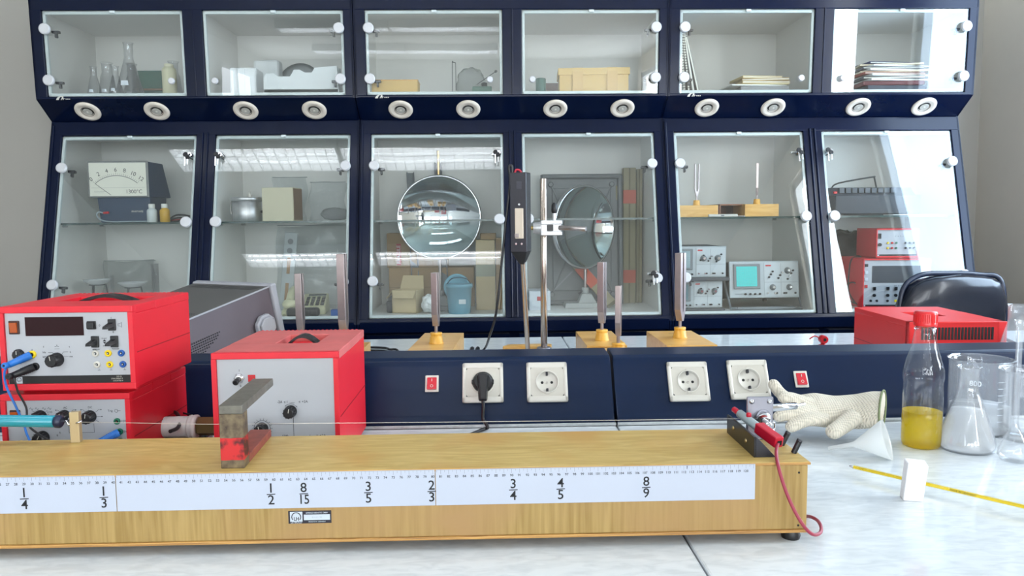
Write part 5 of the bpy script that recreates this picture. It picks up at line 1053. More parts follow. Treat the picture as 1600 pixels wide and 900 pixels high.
m = MB(); m.cyl((X_(161), -.066, .040), (X_(170), -.070, .042), .005, JC['red'], n=12, e=.001); m.tube([(X_(161), -.066, .040), (X_(155), -.075, .044), (X_(153), -.08, .030), (X_(160), -.085, .012), (X_(175), -.088, .004), (X_(200), -.088, .004), (X_(232), -.085, .004)], .003, mat('grey_wire', (150, 162, 170), .4), 7, 5); m.build('plug_wire', t)
def minibottle(px, label, liq, cap):
    p = V((at(px, 340, 3.2).x, 3.205, SZ)); t = thing('dropper_bottle', label, 'bottle', p); m = MB()
    m.lathe([(.017, 0), (.0195, .002), (.0195, .046), (.017, .052), (.0115, .056), (.0115, .060)], liq, None, 26, True, False); m.build('bottle_body', t)
    m = MB(); m.lathe([(.012, .058), (.0125, .059), (.0125, .073), (.011, .075), (.0005, .075)], cap, None, 22, False, False); m.build('cap', t)
minibottle(237, 'small white plastic bottle right of the dial meter', mat('milky_bottle', (206, 214, 214), .4), mat('pale_cap', (228, 230, 224), .4))
minibottle(257, 'small bottle with amber liquid, second right of the dial meter', mat('amber_liquid', (206, 160, 40), .3), mat('pale_cap', (0, 0, 0)))
p = V((at(275, 340, 3.36).x, 3.38, SZ)); m = MB(); m.tube([(-.04, 0, .01), (-.01, .01, .030), (.04, 0, .028), (.06, -.02, .02), (.03, -.05, .006), (-.02, -.04, .004), (0, -.02, .018), (.05, 0, .02)], .004, BLKC, 7, 5); m.tube([(-.02, -.03, .005), (.03, -.03, .012), (.055, -.055, .006)], .004, mat('cable_red', (170, 40, 40), .4), 7, 5); tag(m.build('coiled_cable', None, p), 'coiled dark cable behind the amber bottle', 'cable')
# dishes, bag and cylinder at the bottom
PORC = mat('porcelain', (214, 218, 220), .2, coat=.4)
for px, py, Y, r, lb in ((152, 437, 3.25, .055, 'left white porcelain dish in the lower left cabinet'), (207, 441, 3.2, .060, 'right white porcelain dish in the lower left cabinet')):
    c_ = at(px, py, Y); t = thing('evaporating_dish', lb, 'dish', V((c_.x, Y, FZ)), group='porcelain dishes'); h = c_.z-FZ
    m = MB(); m.lathe([(.02, h-.022), (.04, h-.014), (r, h), (r+.001, h+.001), (r-.002, h), (.038, h-.011), (.0005, h-.018)], PORC, None, 32, True, False); m.build('bowl', t)
    m = MB(); m.lathe([(.03, h-.0225), (.033, h-.0225), (.033, h-.0195), (.03, h-.0195)], DSTEEL, None, 24, False, False)
    for k in range(3): a_ = 2*pi*k/3+.4; m.cyl((.031*cos(a_), .031*sin(a_), h-.02), (.048*cos(a_), .048*sin(a_), 0), .003, DSTEEL, n=8)
    m.build('tripod', t)
p = V((at(239, 430, 3.22).x, 3.24, FZ)); ch = at(239, 412, 3.24).z-FZ; glassware(thick([(.012, 0), (.0145, .003), (.0145, ch-.003), (.0165, ch)], .0012), p, 'tall glass measuring cylinder in the lower left cabinet', 'measuring_cylinder', 'measuring cylinder')
p = V((at(171, 440, 3.12).x, 3.14, FZ)); ch = at(171, 430, 3.14).z-FZ; glassware(thick([(.007, 0), (.008, .003), (.008, ch)], .001), p, 'thin glass tube standing between the porcelain dishes', 'glass_tube', 'glass tube', n=16)
# ---- lower second ----
p = V((at(383, 345, 3.24).x, 3.27, SZ)); ch = at(383, 308, 3.24).z-SZ; t = thing('metal_canister', 'aluminium canister with a lid on the shelf of the second cabinet', 'canister', p); r = .058
m = MB(); m.lathe([(r-.002, 0), (r, .002), (r, ch-.012), (.0005, ch-.012)], ALU, None, 40, True, False); m.build('drum', t)
m = MB(); m.lathe([(r+.0005, ch-.018), (r+.006, ch-.016), (r+.006, ch-.004), (r+.003, ch), (.0005, ch+.001)], ALU, None, 40, False, False); m.build('lid', t)
m = MB(); m.lathe([(.010, ch), (.010, ch+.012), (.007, ch+.014), (.004, ch+.014), (.004, ch+.024)], WHITEP, T(.014, 0, 0), 16); m.build('lid_knob', t)
m = MB(); m.cyl((r-.002, 0, ch*.4), (r+.016, -.004, ch*.4), .005, BLACK, n=12, e=.001); m.tube([(-r+.01, -r*.75, ch-.02), (-r*.9, -r*.9, ch-.03), (-r*.8, -r*.98, ch-.07)], .0015, STEEL, 6, 3); m.build('side_tap', t)
p = V((at(438, 345, 3.22).x, 3.27, SZ)); bh = at(438, 293, 3.22).z-SZ; BEI = mat('beige_box', (206, 200, 174), .6); m = MB(X4.Rotation(R(-6), 4, 'Z')); m.box(-.068, .064, -.055, .055, 0, bh, BEI, .002); m.box(.0642, .0652, -.05, .05, .004, bh-.004, mat('brown_edge', (0, 0, 0))); tag(m.build('beige_box', None, p), 'square beige box right of the aluminium canister', 'box')
def sheetbag(name, label, px0, px1, py0, py1, Y, zb, seed, lean=.05, th=.012, m=BAG):
    a = at(px0, py1, Y); b = at(px1, py1, Y); zt = at((px0+px1)/2, py0, Y).z; W = b.x-a.x; H = zt-zb; nx, nz_ = 26, 30; vs = []; fs = []
    for side_ in (0, 1):
        for j in range(nz_+1):
            for i in range(nx+1):
                u, v = i/nx, j/nz_; puff = th*(sin(pi*min(u*1.02, 1))**.5)*(sin(pi*(.12+.85*(1-v)))**.6 if v < .97 else .15)
                n_ = NZ.noise(V((u*6+seed, v*7, side_*5)))*.012+abs(NZ.noise(V((u*14, v*16+seed, side_*3))))*.008
                vs.append((u*W+.006*sin(v*9+seed), (puff if side_ else -puff)+(n_ if side_ else -n_)*(.3+puff/th)+lean*v, v*H*(1+.02*sin(u*5+seed))))
    K = (nx+1)*(nz_+1)
    for side_ in (0, 1):
        for j in range(nz_):
            for i in range(nx):
                q = side_*K+j*(nx+1)+i; f = (q, q+1, q+nx+2, q+nx+1); fs.append(f if not side_ else tuple(reversed(f)))
    mb = MB(); mb.add(vs, fs, m, True); mb.line
    mb.box(.0, W, lean-.003, lean+.003, H-.002, H+.001, mat('bag_zip', (120, 128, 128), .4)); return tag(mb.build(name, None, V((a.x, Y, zb))), label, 'plastic bag')
sheetbag('plastic_bag', 'clear bag standing behind the beige box', 424, 478, 276, 346, 3.38, SZ, 2.0)
bag('plastic_bag', 'low crumpled clear bag at the right end of the second cabinet shelf', V((at(522, 340, 3.22).x, 3.235, SZ)), .055, .035, .026, 5.3)
sheetbag('plastic_bag', 'large clear bag leaning in the lower part of the second cabinet', 430, 545, 352, 478, 3.40, FZ, 4.0, .08, .03)
sheetbag('plastic_bag', 'clear bag with a wire in it, right on the shelf of the second cabinet', 484, 540, 284, 346, 3.36, SZ, 6.0, .03)
p = at(452, 430, 3.34); t = thing('slotted_bar', 'grey slotted bar with holes leaning inside the second cabinet', 'bar', V((p.x-.02, 3.33, FZ))); m = MB(X4.Rotation(R(5), 4, 'Y') @ X4.Rotation(R(-6), 4, 'X')); GB_ = mat('pale_grey_bar', (168, 176, 178), .4); bl = .34
m.box(-.028, .028, -.004, .004, 0, bl, GB_, .003)
for z_ in (.30, .26): m.cyl((0, -.0045, z_), (0, -.006, z_), .012, GREYP, n=20)
m.box(-.007, .007, -.006, -.004, .16, .23, mat('tan_slot', (160, 128, 92), .6), .001); m.box(-.007, .007, -.006, -.004, .04, .12, mat('tan_slot', (0, 0, 0)), .001); m.build('bar_body', t)
sheetbag('plastic_bag', 'crumpled clear bag behind the porcelain dishes', 158, 238, 408, 470, 3.40, FZ, 9.0, .05, .03, DBAG)
# telephone
p = V((at(478, 480, 3.22).x, 3.24, FZ)); t = thing('telephone', 'cream push button telephone at the bottom of the second cabinet', 'telephone', p, R(6)); TEL = mat('cream_phone', (214, 212, 176), .4)
m = MB(); m.hexa([(-.02, -.08, 0), (.085, -.08, 0), (.085, .09, 0), (-.02, .09, 0), (-.02, -.075, .030), (.083, -.075, .030), (.083, .085, .075), (-.02, .085, .075)], TEL, .006); m.hexa([(-.095, -.08, 0), (-.02, -.08, 0), (-.02, .09, 0), (-.095, .09, 0), (-.09, -.07, .024), (-.02, -.07, .024), (-.02, .085, .055), (-.09, .085, .055)], TEL, .006); m.build('phone_base', t)
m = MB(); sl_ = FR((-.01, -.072, .0305), (1, 0, 0), (0, .16, .045)); m.M = sl_
for i in range(4):
    for j in range(5): m.box(.008+i*.021, .022+i*.021, .018+j*.020, .029+j*.020, 0, .005, BLACK, .001)
m.box(.012, .085, .125, .148, 0, .003, mat('grey_lcd', (70, 78, 78), .2), .001); m.build('keypad', t)
m = MB(FR((-.058, -.085, .055), (0, 1, .22), (0, -.22, 1))); m.tube([(.0, 0, 0), (.05, .014, 0), (.12, .014, 0), (.175, 0, 0)], [.016]*1+[.016], TEL, 14, 5); m.ball((.0, -.008, 0), .030, TEL, (1, .7, 1), 18, 10); m.ball((.175, -.008, 0), .030, TEL, (1, .7, 1), 18, 10); m.build('handset', t)
m = MB(); pts = []
for k in range(120): a_ = k*.75; pts.append((-.085+k*.0004, -.10+.008*sin(a_), .010+.008*cos(a_)))
m.tube(pts, .0018, TEL, 6, 1); m.build('coiled_cord', t)
p = V((at(474, 485, 3.10).x, 3.11, FZ)); m = MB(X4.Rotation(R(3), 4, 'Z')); m.box(-.068, .062, -.022, .022, 0, .036, BLACK, .012, 3); m.box(-.03, .03, -.024, .02, .004, .03, BLACK, .004); tag(m.build('black_case', None, p), 'small black case lying in front of the cream telephone', 'case')
p = V((at(524, 482, 3.12).x, 3.13, FZ)); m = MB(); m.box(-.018, .020, -.018, .018, 0, .026, mat('blue_box', (20, 92, 176), .4), .003); tag(m.build('blue_box', None, p), 'tiny blue box right of the cream telephone', 'box')
# ---- mirrors ----
def mirror(px, py, Y, r, az, label, base_w, pz=.12, basem=GREYP, toprod=0, tilt=0):
    c_ = at(px, py, Y); t = thing('round_mirror', label, 'mirror', V((c_.x, Y, FZ)), group='round concave mirrors on stands'); h = c_.z-FZ
    n_ = V((sin(az), -cos(az), tilt)).normalized(); M = T(0, 0, h) @ n_.to_track_quat('Z', 'Y').to_matrix().to_4x4(); Rc = r*(1.9 if az < .1 else 1.4); pr = []
    th = math.asin(r/Rc)
    for k in range(17): a_ = th*(1-k/16); pr.append((max(Rc*sin(a_), .0004), Rc*cos(th)-Rc*cos(a_)))
    m = MB(M); m.lathe(pr, MIRROR, None, 72, False, False); m.build('mirror_face', t)
    m = MB(M); m.lathe([(r*.96, -.022), (r+.002, -.020), (r+.005, -.012), (r+.005, -.004), (r+.003, .001), (r-.004, .0015), (r-.006, -.002)], CHROME, None, 72, False, False); m.lathe([(r, -.018)]+[(q[0], q[1]-.006) for q in pr], GREYP, None, 48, False, False); m.build('rim', t)
    m = MB(); m.cyl((0, .012, .05), (0, .012, h-r*.96), .007, STEEL, n=14); 
    if toprod: m.cyl((0, .012, h+r), (0, .012, h+r+toprod), .006, mat('rod_brass', (190, 160, 110), .3, 1), n=14)
    m.build('stem', t)
    m = MB(); b = base_w; m.hexa([(-b, -.045, 0), (b, -.045, 0), (b, .055, 0), (-b, .055, 0), (-b*.95, -.040, .022), (b*.95, -.040, .022), (b*.95, .05, .022), (-b*.95, .05, .022)], basem, .003)
    m.hexa([(-.035, -.03, .02), (.045, -.03, .02), (.045, .045, .02), (-.035, .045, .02), (-.018, -.015, .060), (.025, -.015, .060), (.025, .03, .060), (-.018, .03, .060)], basem, .003); m.cyl((0, .012, .055), (0, .012, .085), .016, basem, n=18, e=.002); m.cyl((-.03, .0, .06), (-.012, .01, .072), .004, DSTEEL, n=8); m.build('stand_foot', t); return t
mirror(686, 340, 3.28, .176, R(-2), 'round concave mirror facing forward on a stand in the third cabinet', .09, toprod=.105)
mirror(915, 355, 3.32, .178, R(38), 'round concave mirror turned to the right on a stand in the fourth cabinet', .095, basem=mat('stand_grey', (160, 164, 162), .45))
# ---- third compartment ----
def cbox(name, label, px0, px1, py0, Y, d, m, zb=FZ, rz=0, extra=None, cat='box', open_=False, group=None, lean=0):
    a, b = at(px0, 450, Y), at(px1, 450, Y); zt = at((px0+px1)/2, py0, Y).z; W = (b.x-a.x)/2; o = V(((a.x+b.x)/2, Y+d/2, zb)); H = zt-zb
    t = thing(name, label, cat, o, rz, group, rot=(lean, 0, rz)); mb = MB(); mb.box(-W, W, -d/2, d/2, 0, H, m, .002); mb.box(-W, W, -d/2-.0003, -d/2+.001, H*.5, H*.5+.0015, mat('card_seam', (120, 98, 70), .8)) if m is CARD else None
    mb.build('box_body', t); return t, W, H
t, W, H = cbox('cardboard_box', 'big brown cardboard box on the floor behind the blue bucket', 608, 741, 418, 3.40, .13, CARD)
t, W, H = cbox('cardboard_box', 'brown cardboard box with a red label, behind the forward facing mirror', 606, 700, 364, 3.42, .11, CARD, zb=FZ+H+.0)
m = MB(FR((-W+.052, -.0556, 0))); m.box(-.010, .010, .01, .105, 0, .0006, mat('red_label', (176, 40, 44), .5)); m.text('FRAGILE', .0, .058, .022, WHITEP, .0009, rot=R(90), bold=.02); m.build('red_label', t)
t, W, H = cbox('tall_carton', 'tall tan carton standing at the right of the third cabinet', 744, 774, 375, 3.26, .10, CARDL); m = MB(); m.box(-W-.0008, W+.0008, -.0512, .0508, H*.48, H*.65, mat('grey_tape', (146, 150, 132), .4)); m.build('tape_band', t)
WT, HT = W, H
t, W, H = cbox('tall_carton', 'second tall carton right beside the banded one, third cabinet', 775, 788, 372, 3.27, .10, CARD)
p = V((at(762, 372, 3.27).x, 3.31, FZ+HT)); m = MB(); box_ = [(-.035, .035)]; m.box(-.032, .036, -.04, .04, 0, .003, CARD).box(-.032, .036, -.04, -.037, 0, .022, CARD).box(-.032, .036, .037, .04, 0, .028, CARD).box(-.032, -.029, -.04, .04, 0, .025, CARD).box(.033, .036, -.04, .04, 0, .025, CARD)
tag(m.build('open_tray', None, p), 'small open cardboard tray on top of the banded carton', 'box')
# open cardboard box
p = V((at(638, 475, 3.20).x, 3.22, FZ)); t = thing('open_carton', 'small open pale cardboard box left of the white bag', 'box', p, R(-14)); m = MB(); L_ = .095
m.box(-.055, .05, -.05, .05, 0, .004, CARDL).box(-.055, .05, -.05, -.047, 0, L_, CARDL).box(-.055, .05, .047, .05, 0, L_, CARDL).box(-.055, -.052, -.05, .05, 0, L_, CARDL).box(.047, .05, -.05, .05, 0, L_, CARDL); m.build('box_body', t)
m = MB(); m.hexa([(-.055, .047, L_), (.05, .047, L_), (.05, .05, L_), (-.055, .05, L_), (-.045, .06, L_+.055), (.045, .06, L_+.055), (.045, .063, L_+.055), (-.045, .063, L_+.055)], CARDL, .0005); m.build('flap', t)
m = MB(); m.hexa([(-.055, -.05, L_-.002), (-.052, -.05, L_-.002), (-.052, .05, L_-.002), (-.055, .05, L_-.002), (-.085, -.045, L_-.035), (-.082, -.045, L_-.035), (-.082, .045, L_-.035), (-.085, .045, L_-.035)], CARDL, .0005); m.build('flap', t)
m = MB(); m.hexa([(-.053, -.05, L_), (.048, -.05, L_), (.048, -.047, L_), (-.053, -.047, L_), (-.040, -.075, L_-.03), (.045, -.075, L_-.03), (.045, -.072, L_-.03), (-.04, -.072, L_-.03)], CARDL, .0005); m.build('flap', t)
bag('plastic_bag', 'small white plastic bag right of the open pale cardboard box', V((at(672, 470, 3.16).x, 3.17, FZ)), .036, .035, .038, 9.1, m=mat('white_bag', (216, 220, 220), .4))
p = V((at(612, 472, 3.22).x+.012, 3.24, FZ)); m = MB(); m.hexa([(-.03, -.03, 0), (.02, -.03, 0), (.02, .03, 0), (-.03, .03, 0), (-.026, -.02, .075), (.010, -.02, .065), (.01, .03, .065), (-.026, .03, .08)], mat('dark_iron', (48, 50, 56), .5, bump=.8, bs=60), .006); m.box(-.032, .016, -.042, -.028, 0, .05, mat('dark_iron', (0, 0, 0)), .008); tag(m.build('iron_block', None, p), 'dark iron block in the lower left corner of the third cabinet', 'block')
# blue bucket with its lid
p = V((at(718, 483, 3.16).x, 3.16, FZ)); bh = at(718, 443, 3.16).z-FZ; t = thing('plastic_bucket', 'light blue plastic bucket with its lid propped behind', 'bucket', p); BKT = mat('bucket_blue', (104, 160, 180), .4); r = .052
m = MB(); m.lathe([(r*.86, 0), (r*.88, .003), (r*1.0, bh*.86), (r*1.07, bh*.87), (r*1.07, bh*.97), (r*1.03, bh), (r*.9, bh), (.0005, bh-.002)], BKT, None, 40, True, False); m.box(-.0, .028, -r*.99, -r*.9, bh*.35, bh*.50, mat('label_faint', (200, 214, 218), .5)); m.build('pail', t)
m = MB(T(-.012, .062, bh*.84) @ X4.Rotation(R(82), 4, 'X')); m.lathe([(.0005, .006), (r*.86, .006), (r*.9, .010), (r*1.06, .010), (r*1.08, 0), (r*.98, -.004), (.0005, -.004)], BKT, None, 40, False, False); m.build('lid', t)
m = MB(); m.tube([(-r*1.05, 0, bh*.92), (-r*.6, -.02, bh+.02), (0, -.028, bh+.026), (r*.6, -.02, bh+.02), (r*1.05, 0, bh*.92)], .0016, DSTEEL, 6, 4); m.build('wire_handle', t)
# channel bars leaning
for k, (a, b, lb) in enumerate(((( 626, 262), (668, 395), 'right leaning grey channel bar behind the forward facing mirror'), ((612, 272), (632, 350), 'left shorter leaning grey channel bar behind the mirror'))):
    A_ = at(*a, 3.50); B_ = at(*b, 3.40); dv = (B_-A_); ln = dv.length*(1 if k == 0 else 1); s_ = (A_.z-FZ)/(A_.z-B_.z); Bf = V((A_.x+(B_.x-A_.x)*min(s_, 2.2), 3.36, FZ+.004)) if k == 0 else V((A_.x+.11, 3.375, FZ+.004)); o = V((Bf.x, Bf.y, FZ)); m = MB(T(*(-o)) @ FR(Bf, (1, .2, 0), A_-Bf)); Ln = (A_-Bf).length
    GC = mat('channel_grey', (112, 116, 120), .4, .4); m.box(-.016, .016, 0, Ln, -.002, .001, GC, .0005).box(-.017, -.013, 0, Ln, -.002, .016, GC, .0005).box(.013, .017, 0, Ln, -.002, .016, GC, .0005); tag(m.build('channel_bar', None, o), lb, 'bar', 'leaning channel bars')
# ---- fourth compartment ----
a, b = at(845, 300, 3.46), at(972, 300, 3.46); zt = at(905, 272, 3.46).z; zb_ = FZ; W = (b.x-a.x); H = zt-zb_; o = V((a.x+W/2, 3.44, FZ)); t = thing('grey_tray', 'large grey moulded plastic tray standing behind the turned mirror', 'tray', o)
m = MB(FR((-W/2, 0.0, 0), (1, 0, 0), (0, .045/H, 1))); GT = mat('tray_grey', (98, 102, 104), .4, var=.04, vs=5)
m.box(0, W, 0, H, .0, .006, GT, .003)
for x0, x1, y0, y1 in ((0, W, 0, .02), (0, W, H-.02, H), (0, .02, 0, H), (W-.02, W, 0, H)): m.box(x0, x1, y0, y1, .0, .035, GT, .008)
m.box(.05, W-.05, .06, H-.06, .004, .014, GT, .010); m.line(.05, .06, .14, .15, .006, .0145, GREYP)
for sx_, sy_ in ((1, 1), (-1, 1), (1, -1), (-1, -1)): cx_, cy_ = W/2+sx_*(W/2-.045), H/2+sy_*(H/2-.045); m.disc(cx_, cy_, .012, .004, .018, GT, 20, .003); m.tube([(cx_, cy_, .012), (W/2+sx_*.06, H/2+sy_*.07, .014)], .004, GT, 6, 1)
m.build('tray_shell', t)
def carton(px0, px1, py0, py1, Y, d, label, tapes):
    a, b = at(px0, 450, Y), at(px1, 450, Y); zt = at((px0+px1)/2, py0, Y).z; W = b.x-a.x; o = V((a.x+W/2, Y+d/2, FZ)); t = thing('long_carton', label, 'box', o, group='long cartons standing in the fourth cabinet'); H = zt-FZ
    m = MB(); m.box(-W/2, W/2, -d/2, d/2, 0, H, mat('carton_green', (150, 140, 108), .75, var=.06, vs=10), .002); m.box(-W*.08, W*.04, -d/2-.0004, -d/2+.001, .002, H-.002, mat('carton_seam', (108, 96, 66), .75)); m.build('box_body', t)
    for (p0, p1) in tapes:
        z0, z1 = at(px0, p1, Y).z-FZ, at(px0, p0, Y).z-FZ; m = MB(); m.box(-W/2-.0008, W/2+.0008, -d/2-.0010, d/2, z0, z1, RTAPE, .0003); m.build('tape', t)
    return t
carton(974, 993, 262, 465, 3.45, .055, 'tallest long carton with red tape near its top, right of the turned mirror', [(297, 318), (422, 442)])
carton(962, 973, 290, 465, 3.47, .05, 'shorter long carton left of the tallest red taped one', [(370, 385)])
carton(994, 1003, 264, 463, 3.47, .05, 'dark narrow long carton right of the tallest red taped one', [])
A_ = at(913, 425, 3.42); B_ = at(956, 472, 3.26); o = V((B_.x, B_.y, FZ)); t = thing('long_carton', 'long carton leaning diagonally with wide red tape, under the turned mirror', 'box', o); dv = A_-B_; B2 = V((B_.x, B_.y, FZ+.018)); A2 = B2+dv*2.0; A2.y = min(A2.y, 3.47)
m = MB(T(*(-o)) @ FR(B2, (dv.z, 0, -dv.x), A2-B2)); Ln = (A2-B2).length; m.box(-.022, .022, 0, Ln, -.018, .018, mat('carton_green', (0, 0, 0)), .002); m.build('box_body', t); m = MB(T(*(-o)) @ FR(B2, (dv.z, 0, -dv.x), A2-B2)); m.box(-.0228, .0228, Ln*.30, Ln*.62, -.0188, .0188, RTAPE, .0003); m.build('tape', t)
t, W, H = cbox('white_box', 'low white box with a red label at the left of the fourth cabinet', 827, 860, 455, 3.22, .14, mat('white_card', (206, 212, 218), .6)); m = MB(); m.box(-.012, .008, -.0712, -.069, H*.5, H*.72, mat('red_label', (0, 0, 0)), .001); m.build('red_label', t)
# ---- fifth compartment ----
def shelfbox(px0, px1, py0, Y, L, rz, label, name='resonance_box', opend=True):
    a, b = at(px0, 330, Y), at(px1, 330, Y); W = b.x-a.x; H = at(px0, py0, Y).z-SZ; return a, b, W, H
def shelf_fork(px, px0, px1, py0, pyt, Y, L, label, ang, ky=0, open_front=False, wd_=.014, th_=.006, gp=.008):
    a, b, W, H = shelfbox(px0, px1, py0, Y, L, 0, label); o = V(((a.x+b.x)/2, Y+L/2, SZ)); kx = at(px, 300, Y+.04).x-o.x; zt = at(px, pyt, Y+.05).z-SZ
    t = thing('tuning_fork', label, 'tuning fork', o, group='tuning forks on the glass shelf'); b_ = MB(); b_.box(-W/2, W/2, -L/2, L/2, 0, H, WOODB, .0015); b_.build('resonance_box', t)
    k = MB(T(kx, ky, H)); k.lathe([(.0155, 0), (.0145, .004), (.013, .018), (.012, .022), (.004, .022)], KNOBY, None, 20); k.build('base_knob', t)
    tine = zt-H-.022-.046; f = MB(T(kx, ky, H+.022) @ X4.Rotation(ang, 4, 'Z')); f.cyl((0, 0, -.002), (0, 0, .020), .0035, FORK, n=12); g = gp/2; thk = th_; y0 = .018; k0 = .028
    pr = [(-.0035, y0-.003), (.0035, y0-.003), (g+thk, y0+k0), (g+thk, y0+k0+tine), (g, y0+k0+tine), (g, y0+k0*1.1), (g*.3, y0+k0*.6), (-g*.3, y0+k0*.6), (-g, y0+k0*1.1), (-g, y0+k0+tine), (-g-thk, y0+k0+tine), (-g-thk, y0+k0)]
    f.M = f.M @ X4(((1, 0, 0, 0), (0, 0, -1, 0), (0, 1, 0, 0), (0, 0, 0, 1))); f.prism(pr, -wd_/2, wd_/2, FORK, .0006); f.build('fork', t); return t
shelf_fork(1089, 1060, 1122, 321, 256, 3.18, .09, 'two pronged tuning fork on its wooden box, left on the glass shelf', R(15), wd_=.008, th_=.0045, gp=.013)
shelf_fork(1184, 1164, 1217, 319, 255, 3.18, .16, 'tuning fork seen edge on, on its wooden box at the right of the glass shelf', R(75), ky=-.03, wd_=.010, th_=.009, gp=.003)
a, b, W, H = shelfbox(1124, 1163, 319, 3.22, .2, 0, ''); W2 = W/2; o = V(((a.x+b.x)/2, 3.34, SZ)); m = MB(); th = .006
WD2 = wood('dark_cedar', (120, 74, 52), (158, 104, 72), (6, 40, 40)); L_ = .12
for q in ((-W2, W2, H-th, H), (-W2, W2, 0, th), (-W2, -W2+th, 0, H), (W2-th, W2, 0, H)): m.box(q[0], q[1], -L_, L_, q[2], q[3], WD2, .001)
m.box(-W2, W2, L_-th, L_, 0, H, WD2); tag(m.build('resonance_box', None, o), 'open ended reddish wooden box between the two shelf tuning forks', 'box')
p = V((at(1136, 338, 3.15).x, 3.158, SZ)); m = MB(); m.box(-.075, .045, -.008, .008, 0, .011, mat('white_plastic', (0, 0, 0)), .002); m.box(.045, .075, -.006, .006, 0, .004, CHROME, .001); m.box(-.025, -.012, -.0085, -.0078, .003, .008, GREYINK); tag(m.build('white_tool', None, p), 'small white tool lying in front of the wooden boxes on the glass shelf', 'tool')
def scope(name, label, loc, W, H, D, rx_, scr, rz=0, handle=True, lines=True, group='small grey oscilloscopes', simple=0):
    t = thing(name, label, 'oscilloscope', loc, 0, group, rot=(rx_, 0, rz)); m = MB(); m.box(-W/2, W/2, .006, D, 0, H, INSTD, .004); m.box(-W/2-.001, W/2+.001, 0, .012, -.001, H+.001, INST, .003); m.build('case', t)
    f = MB(FR((-W/2, -.0004, 0))); s0, s1 = W*.055, W*.44; z0, z1 = H*.24, H*.93
    f.box(s0, s1, z0, z1, 0, .006, GREYP, .003); f.box(W*.5, W*.985, H*.04, H*.96, 0, .0012, mat('scope_panel', (190, 196, 198), .45), .0006); f.line(W*.74, H*.06, W*.74, H*.94, .0008, .0016, GREYINK); f.line(W*.5, H*.42, W*.98, H*.42, .0008, .0016, GREYINK); f.text('OSCILLOSCOPE', W*.15, H*.10, .0065, GREYINK, .0006); f.build('front_panel', t)
    q = MB(FR((-W/2, -.0004, 0))); q.box(s0+W*.035, s1-W*.05, z0+H*.07, z1-H*.07, .0055, .0068, scr, .001)
    for k in range(1, 10): x = s0+W*.035+(s1-s0-W*.085)*k/10; q.line(x, z0+H*.07, x, z1-H*.07, .0003, .0071, GREYINK)
    for k in range(1, 8): y = z0+H*.07+(z1-z0-H*.14)*k/8; q.line(s0+W*.035, y, s1-W*.05, y, .0003, .0071, GREYINK)
    q.build('screen', t); rnd = random.Random(int(W*1e4))
    for (x, y, r) in ((.62, .28, .042), (.86, .28, .042), (.84, .74, .045)) if not simple else ((.62, .62, .05), (.86, .62, .05)):
        k = MB(FR((-W/2+W*x, -.0016, H*y))); k.lathe([(r*W*1.1, 0), (r*W, .002), (r*W*.85, .003), (r*W*.75, .013), (r*W*.5, .014)], GREYP, None, 16); k.disc(0, 0, r*W*.5, .013, .018, CHROME, 12, .001); k.build('knob', t)
    k = MB(FR((-W/2, -.0016, 0)))
    for i in range(16):
        x = W*(.54+.43*((i*7) % 16)/16); y = H*(.12 if i % 3 == 0 else (.48+.42*((i*5) % 16)/16)); k.disc(x, y, W*.014, 0, .008, BLACK if i % 4 else CHROME, 10, .001)
    for i in range(4): k.disc(W*(.22+.07*i), H*.10, W*.016, 0, .008, BLACK, 10, .001)
    k.box(W*.52, W*.60, H*.86, H*.90, 0, .001, JC['red']); k.build('buttons', t)
    if handle:
        h = MB(); HM = mat('handle_grey', (110, 116, 120), .45); h.cyl((-W/2-.012, .06, H*.55), (-W/2, .06, H*.55), .016, HM, n=16, e=.002); h.cyl((W/2, .06, H*.55), (W/2+.012, .06, H*.55), .016, HM, n=16, e=.002)
        return t, h, HM
    return t
TEAL2 = mat('crt_teal', (70, 206, 200), .25); CRTG = mat('crt_grey', (150, 172, 176), .25)
so_ = V((at(1196, 470, 3.12).x, 3.13, FZ+.052)); WS = .285; t, h, HM = scope('oscilloscope', 'small oscilloscope with a bright teal screen, propped on its handle', so_, .288, .150, .30, R(-7), TEAL2)
a0 = V((-WS/2-.010, .06, .085)); h.tube([a0, V((-WS/2-.004, -.015, -.046)), V((WS/2+.004, -.015, -.046)), V((WS/2+.010, .06, .085))], .007, HM, 8, 1); h.box(-.12, .12, -.022, -.008, -.049, -.038, HM, .003); h.cyl((-.10, .28, -.012), (-.10, .28, .002), .01, BLACK); h.cyl((.10, .28, -.012), (.10, .28, .002), .01, BLACK); h.build('prop_handle', t)
lo0 = V((at(1096, 450, 3.12).x-.025, 3.14, FZ+.012)); t = scope('oscilloscope', 'small oscilloscope at the bottom of the stack on the left, fifth cabinet', lo0, .235, .112, .26, 0, mat('crt_dim', (96, 128, 134), .3), handle=False, simple=1); m = MB(); m.box(-.12, .125, -.02, .02, -.012, -.002, INSTD, .003); m.build('handle_bar', t)
lo1 = V((lo0.x+.005, 3.13, lo0.z+.112+.016)); t = scope('oscilloscope', 'small grey oscilloscope on top of the stack on the left, fifth cabinet', lo1, .245, .125, .27, 0, CRTG, handle=False, simple=1); m = MB(); m.box(-.12, .135, -.02, .25, -.0155, -.001, INSTD, .003); m.build('handle_bar', t)
